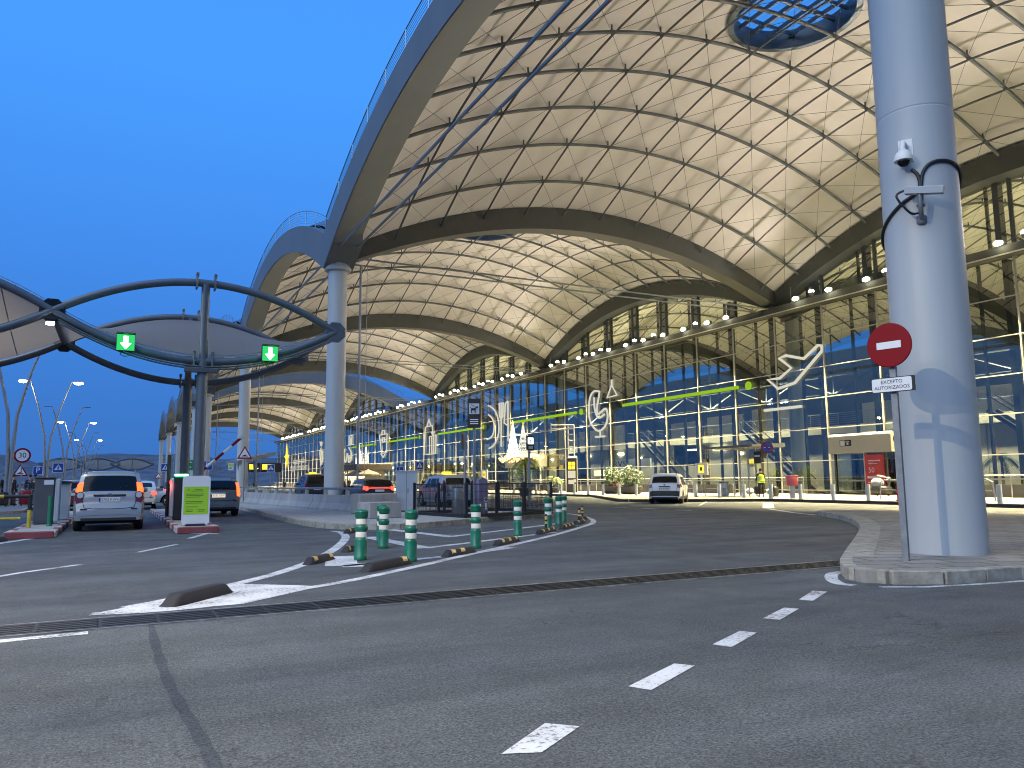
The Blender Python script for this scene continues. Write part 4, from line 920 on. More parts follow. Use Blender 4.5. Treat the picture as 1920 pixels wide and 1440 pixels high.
t = empty('gate_reader', (-1.52, 29.5, .15), 0, 'second ticket reader behind the dark cabinet, brightly lit on its side', 'ticket machine')
b = MB(); b.box((0, 0, .6), (.36, .4, 1.2), bev=.03); b.build('case', 'grey_box', t); b = MB(); b.box((.05, -.1, 1.22), (.42, .5, .05)); b.build('lid', 'black_paint', t)
t = empty('guard_post', (-1.62, 25.2, .15), 0, 'dull green short post leaning beside the dark cabinet', 'post'); b = MB(); b.tube([(0, 0, 0), (.0, 0, .82)], .055, 10); b.lathe([(.07, 0), (.07, .05), (.05, .07)], n=10); b.build('tube', 'sign_green', t, smooth=50)
t = empty('pipe_rail', (-2.05, 24.6, .0), 0, 'yellow and black pipe rail beside the left cabinet', 'railing')
b = MB(); b.tube([(0, 0, .1), (0, 0, .62)], .05, 10); b.tube([(-.6, 0, .98), (-3.0, 0, .98)], .05, 8); b.tube([(-.2, 0, .4), (-3.0, 0, .4)], .035, 8); b.build('yellow_pipe', 'yellow_paint', t, smooth=50)
b = MB(); b.tube([(0, 0, .62), (0, 0, 1.02)], .052, 10); b.tube([(0, 0, .98), (-.6, 0, .98)], .051, 8); b.tube([(-3.0, 0, .98), (-3.4, 0, .98)], .051, 8); b.tube([(-3.2, 0, 0), (-3.2, 0, 1.0)], .05, 8); b.build('black_pipe', 'black_paint', t, smooth=50)
t = empty('barrier_arm', (2.32, 27.3, .15), 0, 'raised red and white barrier arm in front of the white columns', 'barrier')
b = MB(); b.box((-.05, .1, .6), (.4, .34, 1.2), bev=.03); b.ball((0, 0, 1.32), (.2, .16, .16), 12, 6); b.build('motor_box', 'black_paint', t, smooth=40)
for k in range(5):
    a = Vector((0, -.05, 1.42)); d = Vector((1.27, 0, 1.18)); b = MB(); p, q_ = a+d*(k/5), a+d*((k+1)/5)
    b.tube([p, q_], .05, 6); b.build('arm_band', 'sign_red' if k % 2 == 0 else 'sign_white', t)
b = MB(); p = Vector((1.29, -.05, 2.62)); b.box(tuple(p), (.14, .1, .1), bev=.03); b.build('arm_tip', 'grey_box', t)
# concrete barrier on the gore island, cabinets and fence
def jersey(p0, p1, lab, rail=True):
    p0, p1 = Vector((*p0, 0)), Vector((*p1, 0)); d = p1-p0; L_ = d.length
    t = empty('concrete_barrier', (p0.x, p0.y, .15), atan2(d.y, d.x), lab, 'barrier', 'concrete barrier blocks along the island')
    b = MB(); prof = [(-.30, 0), (.30, 0), (.30, .08), (.16, .30), (.10, .62), (-.10, .62), (-.16, .30), (-.30, .08)]
    b.slab(prof, (0.02, 0, 0), (0, 1, 0), (0, 0, 1), (L_-.04, 0, 0)); b.build('block', 'concrete', t)
    if rail:
        b = MB(); b.tube([(0, 0, .88), (L_, 0, .88)], .045, 8); b.build('rail', 'galvanised', t, smooth=50)
        n_ = max(2, int(L_/2.4))
        for k in range(n_):
            b = MB(); x = L_*(k+.5)/n_; b.slab([(-.16, 0), (.16, 0), (.07, .24), (-.07, .24)], (x, -.05, .615), (1, 0, 0), (0, 0, 1), (0, .1, 0)); b.build('rail_bracket', 'concrete', t)
    b = MB(); b.box((L_/2, .31, .03), (L_-.1, .03, .05)); b.build('base_strip', 'sign_white', t)
bp_ = [(6.62, 49), (6.98, 43.6), (7.05, 42.0), (7.75, 34.4), (8.35, 29.6)]
jl = ['pinkish concrete barrier block beside the bump sign', 'short gap block between two long concrete barriers', 'long concrete barrier block in front of the second column', 'concrete barrier block that ends at the low grey plinth']
for i in range(4): jersey(bp_[i], bp_[i+1], jl[i])
jersey((6.3, 56), (6.62, 49), 'farthest concrete barrier block behind the estate car')
t = empty('concrete_plinth', (7.5, 24.3, .15), radians(12), 'low grey concrete plinth block behind the green bollards', 'plinth'); b = MB(); b.box((0, 0, .25), (1.15, .8, .5), bev=.02); b.build('block', 'concrete', t)
t = empty('concrete_end_block', (8.3, 28.0, .15), radians(15), 'grey concrete end block above the low plinth', 'barrier'); b = MB(); b.box((-.15, 0, .36), (1.0, .6, .72), bev=.03); b.box((.75, .3, .36), (.9, .5, .72), bev=.03); b.build('block', 'concrete', t)
t = empty('utility_cabinet', (10.0, 28.9, .15), radians(-22), 'tall light grey utility cabinet left of the black fence', 'cabinet')
b = MB(); b.box((0, 0, .78), (.80, .5, 1.48), bev=.015); b.box((0, 0, 1.54), (.86, .56, .05), bev=.01); b.build('case', 'grey_box', t); b = MB(); b.box((0, -.01, .03), (.74, .46, .08)); b.build('base', 'black_paint', t)
b = MB(); b.box((.0, -.253, .78), (.012, .006, 1.4)); b.box((.06, -.257, .8), (.03, .02, .16)); b.build('door_gap', 'grey_dark', t)
F_ = [(9.35, 26.2), (9.75, 22.55), (13.55, 23.9), (13.2, 27.4)]
t = empty('mesh_fence', (0, 0, .15), 0, 'black welded mesh fence enclosing posts at the island tip', 'fence')
wires = MB()
for i in range(4):
    a, c_ = Vector((*F_[i], 0)), Vector((*F_[(i+1) % 4], 0)); n_ = 3 if i in (1, 3) else 2
    for k in range(n_):
        p = a+(c_-a)*k/n_; b = MB(); b.box((p.x, p.y, .55), (.08, .08, 1.1)); b.build('fence_post', 'black_paint', t)
    L_ = (c_-a).length; m_ = int(L_/.055)
    for k in range(m_): p = a+(c_-a)*k/m_; wires.box((p.x, p.y, .55), (.007, .007, 1.02))
    for z in (.10, .30, .55, .80, 1.04): wires.tube([a+Vector((0, 0, z)), c_+Vector((0, 0, z))], .008 if z not in (.10, 1.04) else .02, 4)
    b = MB(); d = (c_-a); b.box(((a.x+c_.x)/2, (a.y+c_.y)/2, .05), (L_, .14, .10), atan2(d.y, d.x)); b.build('base_beam', 'black_paint', t)
o = wires.build('wire_mesh', 'black_paint', t)
def simple(name, loc, lab, cat, parts, group=None, rz=0):
    t = empty(name, loc, rz, lab, cat, group)
    for nm, m_, fn in parts: b = MB(); fn(b); b.build(nm, m_, t, smooth=45)
    return t
simple('waste_post', (10.2, 24.3, .15), 'brown grey square post inside the mesh fence, left one', 'post', [('case', 'galvanised', lambda b: b.box((0, 0, .46), (.34, .3, .92), bev=.04)), ('lid', 'grey_dark', lambda b: b.box((0, 0, .93), (.3, .26, .05), bev=.02))])
mat('lilac_print', (.16, .14, .22), .5)
t = simple('waste_post', (11.25, 24.7, .15), 'lilac information post with pointed top inside the mesh fence', 'post', [('case', 'lilac_print', lambda b: b.box((0, 0, .58), (.36, .3, 1.16), bev=.03).slab([(-.18, 0), (.18, 0), (.0, .12)], (0, -.15, 1.15), (1, 0, 0), (0, 0, 1), (0, .3, 0)))])
b = MB(); b.tube([(.10+.07*cos(2*pi*k/12), -.155, .5+.07*sin(2*pi*k/12)) for k in range(12)], .008, 4, closed=True); b.box((.10, -.155, .28), (.06, .01, .22)); b.build('emblem', 'sign_white', t)
# ------------------------------------------------------------------ street furniture near the camera
def green_bollard():
    t = empty('green_bollard')
    b = MB(); b.lathe([(.108, 0), (.112, .02), (.112, .055), (.104, .07), (.104, .32), (.100, .345), (.086, .36), (.086, .46), (.10, .475), (.108, .50), (.108, .535), (.10, .56), (.086, .572), (.086, .672), (.102, .688), (.108, .705), (.108, .775), (.112, .782), (.106, .80), (.08, .818), (.03, .826), (.001, .827)], n=26); b.build('post', 'green_plastic', t, smooth=40)
    for z in (.368, .58): b = MB(); b.lathe([(.092, z), (.0925, z+.005), (.0925, z+.085), (.092, z+.09)], n=26, caps=False); b.build('reflective_band', 'reflector', t, smooth=40)
    return t
gb = [((676, 1050), 'green bollard nearest the white arrow paint, left of the front pair'), ((769, 1053), 'green bollard closest to the road, right of the front pair'), ((718, 1028), 'green bollard behind the front pair with another hidden behind it'), ((715, 1018), 'green bollard mostly hidden behind another, only its cap showing'), ((892, 1028), 'green bollard alone in front of the lilac post'), ((971, 1005), 'green bollard in front of the right part of the black fence'), ((1028, 992), 'green bollard beside the black fence corner post'), ((1048, 985), 'green bollard right of the fence, front one of the last two'), ((1057, 979), 'green bollard farthest right, half hidden by its neighbour')]
for i, (p, lb) in enumerate(gb):
    x, y = G(*p)
    if i == 0: g0 = green_bollard(); g0.location = (x, y, .004); tag(g0, lb, 'bollard', 'green flexible bollards on the gore'); g0.rotation_euler = (radians(-1), radians(1.5), .4)
    else: o = again(g0, (x, y, .004), random.uniform(0, 6), lb); o.rotation_euler = (radians(random.uniform(-1.5, 1.5)), radians(random.uniform(-1.5, 1.5)), random.uniform(0, 6)); o.scale = (1, 1, random.uniform(.97, 1.02))
def lump(pa, pb, lab, refl=(0, 1, 2), post=False, w=.19, h=.105):
    A, B = Vector((*G(*pa), 0)), Vector((*G(*pb), 0)); d = B-A; L_ = max(.35, d.length); c = (A+B)/2
    t = empty('lane_separator', (c.x, c.y, .004), atan2(d.y, d.x), lab, 'lane separator', 'black rubber lane separators')
    b = MB()
    def fn(a, k):
        s_ = 2*a-1; e = 1-abs(s_)**5; hh = h*min(1, (1-abs(s_))*L_/2/.16)**.8 if abs(s_) < 1 else 0
        th = pi*k; ww = w*(.75+.25*min(1, (1-abs(s_))*4))
        return (s_*L_/2, -ww/2*cos(th)*(1.0 if abs(cos(th)) > .95 else .92), hh*min(1, sin(th)*1.35))
    b.grid(26, 12, fn); b.build('body', 'black_rubber', t, smooth=50)
    for k in refl:
        x = -L_*.30+L_*.30*k; b = MB()
        b.grid(3, 4, lambda a, q: (x-.07*min(1, L_)+.14*min(1, L_)*a, -w*.475*cos(pi*(.07+.40*q)), h*min(1, sin(pi*(.07+.40*q))*1.35)+.006)); b.build('reflector', 'amber_reflector', t)
    if post:
        b = MB(); b.lathe([(.035, h*.9), (.03, h+.02), (.03, .42), (.022, .45), (.001, .455)], n=12); r = b.build('flexible_post', 'black_rubber', t, smooth=50)
        b = MB(); b.lathe([(.0315, .32), (.0315, .40)], n=12, caps=False); b.lathe([(.0315, .22), (.0315, .27)], n=12, caps=False); b.build('band', 'amber_reflector', r)
    return t
lump((311, 1139), (426, 1110), 'long black rubber lane separator without reflectors on the paint tip', (), w=.24, h=.12)
lump((574, 1060), (622, 1048), 'short black rubber separator beside the left white line', (0, 2)); lump((682, 1073), (766, 1056), 'long black separator with one yellow patch, nearest the right line', (2,), w=.22, h=.115)
lump((832, 1045), (889, 1035), 'black separator with yellow patches in front of the fourth bollard', (0, 1)); lump((929, 1024), (970, 1014), 'black separator with three yellow patches right of the middle'); lump((1008, 1003), (1039, 995), 'black separator that carries a banded flexible post', (0, 1, 2), True)
lump((1052, 993), (1074, 987), 'small separator between two flexible posts', (0, 1, 2)); lump((1078, 984), (1094, 980), 'separator with a flexible post near the end of the line', (0, 2), True); lump((1086, 977), (1098, 973), 'farthest separator with a flexible post', (0, 2), True)
lump((645, 1036), (664, 1032), 'stubby separator behind the left front bollard', (0,)); lump((648, 1001), (668, 997), 'stubby separator by the kerb tip', (0,)); lump((-22, 1019), (9, 1014), 'separator at the left picture edge by the island', ())
# sign beside the big column
t = empty('no_entry_sign', (9.72, 7.30, .15), 0, 'red no entry disc with an exception plate on a square grey post', 'road sign')
nx = Vector((-.975, -.222, 0)); ux = Vector((.222, -.975, 0)); uz = Vector((0, 0, 1))
b = MB(); b.box((0, 0, 1.62), (.085, .05, 3.24), radians(-77)); b.build('post', 'galvanised', t)
def disc(c, r, d0, d1, n=48):
    b_ = MB(); return b_.slab([(r*cos(2*pi*k/n), r*sin(2*pi*k/n)) for k in range(n)], Vector(c)+nx*d0, ux, uz, nx*(d1-d0))
c0 = (0, 0, 2.99)
p_ = disc(c0, .305, .05, .085).build('disc', 'sign_red', t)
b = MB(); b.lathe([(.305, 0)], n=3, caps=False) if False else b.tube([Vector(c0)+nx*.07+ux*(.305*cos(2*pi*k/48))+uz*(.305*sin(2*pi*k/48)) for k in range(48)], .012, 5, closed=True); b.build('rim', 'sign_red', p_)
b = MB(); b.slab([(-.17, -.05), (.17, -.05), (.17, .05), (-.17, .05)], Vector(c0)+nx*.086, ux, uz, nx*.004); b.build('white_bar', 'sign_white', p_)
b = MB(); b.slab([(-.29, -.105), (.31, -.105), (.31, .105), (-.29, .105)], Vector((0, 0, 2.43))+nx*.05, ux, uz, nx*.02); p_ = b.build('plate', 'sign_black', t)
b = MB(); pts = []
for cx_, cy_, a0 in ((.25, .07, 0), (-.255, .07, 90), (-.255, -.07, 180), (.25, -.07, 270)):
    for k in range(5): a = radians(a0+22.5*k); pts.append((cx_+.024*cos(a), cy_+.024*sin(a)))
b.slab(pts, Vector((0, 0, 2.43))+nx*.071, ux, uz, nx*.002); b.build('plate_face', 'sign_white', p_)
b = MB(); b.text('EXCEPTO', .070, Vector((-.002, 0, 2.47))+nx*.0735, ux, uz, .001); b.text('AUTORIZADOS', .070, Vector((-.002, 0, 2.39))+nx*.0735, ux, uz, .001); b.build('plate_letters', 'sign_black', p_)
# cameras and cable on the column
cd = Vector((-.824, -.568, 0)); cr = Vector((.568, -.824, 0)); K0 = Vector((XC, 7.78, 0)); RP = .56
def onp(a, z, off=0.): return K0+(cd*cos(a)+cr*sin(a))*(RP+off)+Vector((0, 0, z))     # a point on the column skin
t = empty('dome_camera', onp(-.25, 6.28), 0, 'white dome camera on a bracket high on the big column', 'camera')
L0 = onp(-.25, 6.28); o_ = (cd*cos(-.25)+cr*sin(-.25)); 
b = MB(); b.slab([(-.10, -.12), (.10, -.12), (.10, .24), (-.10, .24)], o_*.0, cr, uz, o_*.03); b.build('plate', 'plate_white', t)
b = MB(); b.tube([o_*.02+uz*.12, o_*.16+uz*.14, o_*.19+uz*.05, o_*.19-uz*.05], .045, 8); b.build('bracket', 'plate_white', t, smooth=60)
b = MB(); b.lathe([(.05, .02), (.10, -.03), (.135, -.10), (.135, -.16), (.10, -.165)], tuple(o_*.19), 20); b.build('hood', 'plate_white', t, smooth=50)
b = MB(); b.ball(tuple(o_*.19-uz*.17), (.09, .09, .08), 14, 8); b.build('dome', 'car_glass', t, smooth=60)
t = empty('bullet_camera', onp(.0, 5.42), 0, 'long white bullet camera lower on the big column', 'camera')
o_ = cd; a_ = (cr*.92-uz*.22+cd*.25).normalized()
b = MB(); q0 = o_*.26-a_*.20+uz*.16; q1 = o_*.26+a_*.34+uz*.16
side = a_.cross(uz).normalized(); up_ = side.cross(a_)
b.slab([(-.055, -.05), (.055, -.05), (.075, .04), (.045, .06), (-.045, .06), (-.075, .04)], q0, side, up_, q1-q0); b.build('housing', 'grey_box', t)
b = MB(); b.tube([o_*.02-uz*.22, o_*.18-uz*.20, o_*.24-uz*.02, o_*.26+uz*.11], .035, 7); b.lathe([(.06, 0), (.06, .03)], (0, 0, 0), 10); b.box(tuple(o_*.01-uz*.22), (.12, .12, .14), bev=.02); b.build('arm', 'galvanised', t, smooth=60)
b = MB(); b.tube(catmull([tuple(v) for v in (q0+up_*.02, q0-a_*.14-uz*.08, o_*.2-a_*.16-uz*.16, o_*.05-a_*.02-uz*.12)], 5), .018, 6); b.build('lead', 'black_paint', t, smooth=60)
t = empty('cable', (0, 0, 0), 0, 'black cable that loops round the big column between the cameras', 'cable')
for pts in ([(-.15, 6.02), (-.02, 5.92), (.02, 5.75), (-.12, 5.62), (-.45, 5.52), (-.9, 5.36), (-1.4, 5.18), (-1.9, 5.0)], [(.03, 5.5), (.05, 5.75), (.12, 5.95), (.32, 6.08), (.7, 6.12), (1.15, 6.08), (1.6, 6.0), (1.95, 5.8)]):
    b = MB(); b.tube([tuple(onp(a, z, .022)) for a, z in catmull(pts, 7)], .027, 7); b.build('cable_run', 'black_paint', t, smooth=60)
# street lamps: two leaning arms from one foot
def street_lamp(lit, lab, x, y):
    if y == 28.0: x = -9.6
    if y == 5.2: x = -5.6
    t = empty('street_lamp', (x, y, .0), 0, lab, 'street lamp', 'forked street lamps along the car park road')
    b = MB()
    for s_ in (-1, 1): b.tube([(s_*.07, 0, 0), (s_*.10, 0, 3.0), (s_*.22, 0, 5.2), (s_*.75, 0, 7.6), (s_*1.45, 0, 9.85)], [.11, .10, .085, .07, .05], 8)
    b.build('pole', 'galvanised', t, smooth=50)
    for s_ in (-1, 1):
        b = MB(); b.tube([(s_*1.42, 0, 9.8), (s_*1.52, 0, 9.93), (s_*1.75, 0, 9.95)], .04, 6); b.box((s_*2.0, 0, 9.95), (.62, .26, .10), bev=.04); h = b.build('lamp_head', 'galvanised', t)
        if lit: b = MB(); b.ball((s_*2.02, 0, 9.84), (.36, .18, .12), 12, 6); b.build('lens', 'lamp_street', h, smooth=60)
        else: b = MB(); b.box((s_*2.02, 0, 9.895), (.46, .18, .012)); b.build('lens', 'lens_clear', h)
        if lit == 1: spot('street_beam', (x+s_*2.02, y, 9.66), (.25, 0, -1), P_SL*(2.4 if y == 5.2 and s_ == 1 else 1), (1, .84, .58), 160, 1.0, .06)
    return t
P_SL = 1500
for i, (y, lit) in enumerate(((5.2, 1), (28.0, 1), (50.9, 0), (75.5, 1), (100, 0), (124, 1), (149, 0), (173, 2), (198, 0))):
    street_lamp(lit, ['lit forked street lamp beside the camera, outside the picture', 'lit forked street lamp left of the gate, outside the picture', 'nearest visible forked lamp, unlit, partly behind the gate canopy', 'forked street lamp with two bright warm heads, nearest lit one', 'unlit forked street lamp just behind the nearest lit one', 'second lit forked street lamp, smaller', 'unlit forked street lamp in the distance', 'tiny lit forked street lamp before the hills', 'farthest tiny unlit forked street lamp'][i], -5.35, y)
t = empty('camera_mast', (-9.8, 42, .13), 0, 'thin grey camera mast at the left picture edge', 'mast'); b = MB(); b.tube([(0, 0, 0), (0, 0, 6.6)], [.09, .05], 8); b.build('pole', 'galvanised', t, smooth=50)
b = MB(); b.ball((.1, -.1, 3.3), (.14, .14, .12), 10, 6); b.ball((-.12, -.1, 4.4), (.12, .12, .1), 10, 6); b.tube([(0, 0, 3.5), (.55, 0, 3.5)], .03, 6); b.build('cameras', 'plate_white', t, smooth=50)
# ------------------------------------------------------------------ traffic signs
def sign_at(px, py, size, depth, kind, lab, base=0., ang=0.):
    v = _ray(px, py)*depth; x, y, z = v.x, v.y, v.z+EYE
    f = Vector((-x, -y, 0)).normalized(); f = Vector((f.x*cos(ang)-f.y*sin(ang), f.x*sin(ang)+f.y*cos(ang), 0)); u = Vector((-f.y, f.x, 0)); o0 = Vector((0, 0, z-base))
    t = empty(kind+'_sign', (x, y, base), 0, lab, 'road sign')
    b = MB(); b.tube([(-f.x*.04, -f.y*.04, 0), (-f.x*.04, -f.y*.04, (z-base)+size*.4)], .035, 7); b.build('post', 'galvanised', t, smooth=50)
    s_ = size
    def sl(name, pts, d0, m_, par=t, c=(0, 0)):
        b_ = MB(); b_.slab([(p[0]*s_+c[0], p[1]*s_+c[1]) for p in pts], o0+f*d0, u, uz, f*.006); return b_.build(name, m_, par)
    sq = lambda a, b_: [(-a, -b_), (a, -b_), (a, b_), (-a, b_)]
    cir = lambda r, n=28: [(r*cos(2*pi*k/n), r*sin(2*pi*k/n)) for k in range(n)]
    tri = lambda r: [(0, r), (-r*.9, -r*.62), (r*.9, -r*.62)]
    if kind == 'crossing':
        sl('rim', sq(.5, .5), .01, 'sign_white'); sl('panel', sq(.45, .45), .018, 'sign_blue'); sl('triangle', [(0, .36), (-.36, -.24), (.36, -.24)], .026, 'sign_white')
        b = MB(); c = o0+f*.036
        for a in ([(0, .12), (0, -.06)], [(0, -.06), (-.10, -.2)], [(0, -.06), (.10, -.2)], [(-.1, .02), (.1, .04)]): b.tube([c+u*(p[0]*s_)+uz*(p[1]*s_) for p in a], .03*s_, 5)
        b.ball(tuple(c+uz*(.17*s_)), .05*s_, 8, 5); b.build('walker', 'sign_black', t)
    elif kind == 'parking':
        sl('rim', sq(.5, .5), .01, 'sign_white'); sl('panel', sq(.45, .45), .018, 'sign_blue'); b = MB(); b.text('P', .85*s_, o0+f*.027, u, uz, .001); b.build('letter', 'sign_white', t)
    elif kind == 'disabled_parking':
        sl('rim', sq(.5, .5), .01, 'sign_white'); sl('panel', sq(.45, .45), .018, 'sign_blue'); b = MB(); c = o0+f*.03
        b.tube([c+u*(.2*cos(k*.4-2.6)*s_)+uz*((-.1+.2*sin(k*.4-2.6))*s_) for k in range(10)], .03*s_, 5); b.tube([c+uz*(.22*s_)-u*.05*s_, c-u*.05*s_, c+u*.13*s_, c+u*.2*s_-uz*.2*s_], .035*s_, 5); b.ball(tuple(c+uz*(.3*s_)-u*.05*s_), .06*s_, 8, 5); b.build('symbol', 'sign_white', t)
    elif kind == 'speed_limit':
        sl('rim', cir(.5), .01, 'sign_red'); sl('panel', cir(.38), .018, 'sign_white'); b = MB(); b.text('30', .48*s_, o0+f*.027, u, uz, .001); b.build('digits', 'sign_black', t)
    elif kind == 'speed_bump':
        sl('rim', tri(.62), .01, 'sign_red'); sl('panel', tri(.44), .018, 'sign_white'); sl('hump', [(-.24, -.2), (.24, -.2), (.22, -.15), (.12, -.13), (.06, -.07), (-.06, -.07), (-.12, -.13), (-.22, -.15)], .026, 'sign_black')
    elif kind == 'no_stopping':
        sl('disc', cir(.5), .01, 'sign_red'); sl('panel', cir(.41), .018, 'sign_blue')
        b = MB(); c = o0+f*.028
        for a in ((-.12, .06, .02, .01),): b.tube([c-u*.26*s_, c-u*.1*s_], .035*s_, 4); b.tube([c+u*.1*s_, c+u*.26*s_], .035*s_, 4)
        b.build('bar', 'sign_white', t); b = MB(); b.tube([c-u*.28*s_+uz*.28*s_, c+u*.28*s_-uz*.28*s_], .04*s_, 4); b.build('slash', 'sign_red', t)
    elif kind == 'blue_camera':
        sl('panel', sq(.36, .5), .01, 'sign_white'); sl('top', [(-.3, .05), (.3, .05), (.3, .42), (-.3, .42)], .018, 'lime_print'); sl('symbol', [(-.2, -.3), (.2, -.2), (.14, -.1), (-.22, -.16)], .018, 'sign_black')
    elif kind == 'direction':
        sl('panel', sq(.8, .6), .01, 'sign_green')
        b = MB(); c = o0+f*.02
        for (q, w) in (((-.5, .3), -1), ((.2, .3), 1), ((.2, -.3), 1)): b.tube([c+u*(q[0]+.2)*s_+uz*q[1]*s_, c+u*q[0]*s_+uz*q[1]*s_, c+u*(q[0]+.12)*s_+uz*(q[1]+.14*w)*s_], .04*s_, 4)
        b.build('arrows', 'sign_white', t)
    elif kind == 'round_back':
        sl('disc', cir(.5), .01, 'grey_dark')
    return t
sign_at(42, 854, .90, 47, 'speed_limit', 'round speed limit sign reading 30 at the left', .13); sign_at(38, 884, .82, 52, 'speed_bump', 'triangular speed bump sign half behind a pale pole at the left', .13)
sign_at(71, 882, .60, 54, 'parking', 'blue parking sign with a white P left of the ticket cabinet', .13); sign_at(109, 877, .62, 50, 'crossing', 'blue pedestrian crossing sign behind the dark ticket cabinet', .13)
sign_at(459, 851, .74, 44.6, 'speed_bump', 'triangular speed bump sign beside the estate car, clear of everything', .15); sign_at(508, 878, .62, 66, 'crossing', 'blue pedestrian crossing sign above the far barrier rail')
sign_at(310, 877, .62, 58, 'crossing', 'blue pedestrian crossing sign left of the canopy posts'); sign_at(389, 873, .62, 52, 'parking', 'blue parking sign behind the raised barrier arm')
sign_at(433, 875, .55, 60, 'blue_camera', 'small white and green notice between two columns'); sign_at(352, 872, .7, 62, 'direction', 'green arrow direction sign between the canopy posts')
sign_at(607, 876, .62, 95, 'crossing', 'tiny crossing sign just left of the second column'); sign_at(297, 893, .62, 80, 'speed_bump', 'tiny bump sign behind the white saloon'); sign_at(787, 873, .66, 66, 'crossing', 'blue pedestrian crossing sign left of the silver taxi')
sign_at(750, 882, .5, 52, 'disabled_parking', 'small blue wheelchair parking sign above the utility cabinet'); sign_at(1438, 839, .72, 47.5, 'no_stopping', 'round no stopping sign next to the person in the yellow vest', .15); sign_at(1688, 822, .72, 42, 'no_stopping', 'round no stopping sign half hidden by the no entry post', .15)
sign_at(869, 826, .62, 25.6, 'round_back', 'back of a round sign on a thin pole, left of the dog sign', .15, ang=radians(-105))
def panel_sign(px, py, depth, w, h, lab, icon, base=.15, ang=0.):
    v = _ray(px, py)*depth; x, y, z = v.x, v.y, v.z+EYE; f = Vector((-x, -y, 0)).normalized()
    f = Vector((f.x*cos(ang)-f.y*sin(ang), f.x*sin(ang)+f.y*cos(ang), 0)); u = Vector((-f.y, f.x, 0)); o0 = Vector((0, 0, z-base))
    t = empty('information_sign', (x, y, base), 0, lab, 'sign')
    b = MB(); b.tube([-f*.05, -f*.05+uz*(z-base)], .05, 8); b.build('post', 'galvanised', t, smooth=50)
    b = MB(); b.slab([(-w/2, -h/2), (w/2, -h/2), (w/2, h/2), (-w/2, h/2)], o0, u, uz, f*.08); p = b.build('board', 'sign_brown', t)
    b = MB(); s_ = w*.39; b.slab([(-s_, -s_*.98), (s_, -s_*.98), (s_, s_*1.1), (-s_, s_*1.1)], o0+uz*h*.14+f*.081, u, uz, f*.004); b.build('icon_field', 'lens_clear' if icon == 'dog' else 'lit_cool', p)
    c = o0+uz*h*.14+f*.095; b = MB(); q = s_
    def st(pts, r): b.tube([c+u*(a*q)+uz*(e*q) for a, e in pts], r*q, 5)
    if icon == 'dog': st([(-.55, .0), (.25, .0)], .22); st([(-.5, 0), (-.55, -.75)], .10); st([(.2, 0), (.2, -.75)], .10); st([(.2, .05), (.5, .42)], .14); st([(.45, .42), (.75, .34)], .16); st([(-.6, .9), (.45, .3)], .05); st([(-.55, .1), (-.75, .35)], .06)
    else: st([(0, .5), (0, -.1)], .2); st([(0, -.1), (-.2, -.8)], .1); st([(0, -.1), (.2, -.8)], .1)
    b.build('icon', 'sign_black', p)
    b = MB()
    for k in range(3): b.box(tuple(o0+f*.084-uz*h*(.22+.07*k)), (w*.62, .006, h*.03), atan2(u.y, u.x))
    b.build('text_lines', 'sign_white', p)
panel_sign(889, 775, 27.2, .46, 1.02, 'tall brown dog relief sign with a white dog pictogram', 'dog'); panel_sign(993, 831, 29.5, .30, .55, 'smaller dark information sign on a pole behind the fence', 'man', ang=.5)
# ------------------------------------------------------------------ forecourt in front of the glass
def white_bollard():
    t = empty('steel_bollard'); b = MB(); b.lathe([(.105, 0), (.105, .80), (.10, .82), (.001, .822)], n=18); b.build('post', 'grey_box', t, smooth=40); b = MB(); b.lathe([(.13, 0), (.13, .012), (.105, .012)], n=18); b.build('foot', 'galvanised', t); return t
wb0 = None
for i, y in enumerate([66.9, 64.7, 62.5, 60.2, 58.04, 55.85, 53.71, 51.54, 49.35, 47.17, 44.9, 42.7, 40.55, 38.31, 36.14, 33.93, 31.75, 29.53, 27.35, 25.15, 22.95, 20.75]):
    lb = ('pale steel bollard on the kerb, %s to the left of the white SUV' % ORD[12-i]) if i < 12 else ('pale steel bollard on the kerb, %s to the right of the white SUV' % ORD[i-11])
    if wb0 is None: wb0 = white_bollard(); wb0.location = (33.9, y, .15); tag(wb0, lb, 'bollard', 'pale bollards along the forecourt kerb')
    else: again(wb0, (33.9, y, .15), None, lb)
mat('box_pink', (.52, .10, .13), .45); mat('hydrant_red', (.38, .02, .015), .4)
t = simple('fire_box', (34.6, 33.0, .15), 'pinkish red box on a short grey post by the kerb', 'hose box', [('box', 'box_pink', lambda b: b.box((0, 0, 1.0), (.62, .55, .52), bev=.05)), ('lid', 'box_pink', lambda b: b.box((0, 0, 1.27), (.66, .6, .07), bev=.03)), ('post', 'grey_box', lambda b: b.box((0, 0, .37), (.26, .26, .74)))], rz=radians(-38))
simple('fire_hydrant', (34.3, 25.9, .15), 'red fire hydrant left of the no entry post', 'hydrant', [('barrel', 'hydrant_red', lambda b: b.lathe([(.16, 0), (.16, .05), (.10, .06), (.10, .5), (.13, .52), (.13, .56), (.11, .60), (.06, .72), (.02, .76), (.001, .77)], n=16)), ('outlet', 'hydrant_red', lambda b: b.tube([(-.2, 0, .42), (.2, 0, .42)], .06, 10).tube([(0, -.2, .42), (0, 0, .42)], .07, 10))])
t = empty('low_wall', (44.0, 0, .15), 0, 'long low grey wall with dark base in front of the glass', 'wall'); b = MB()
for y0, y1 in ((8, 33), (48, 81), (92, 126), (134, 262)): b.box((0, (y0+y1)/2, .36), (.3, y1-y0, .72))
mat('wall_grey', (.10, .10, .10), .8, var=.15, scale=2); b.build('wall', 'wall_grey', t)
t = empty('handrail', (43.6, 0, .15), 0, 'long pale double handrail before the glass front', 'railing')
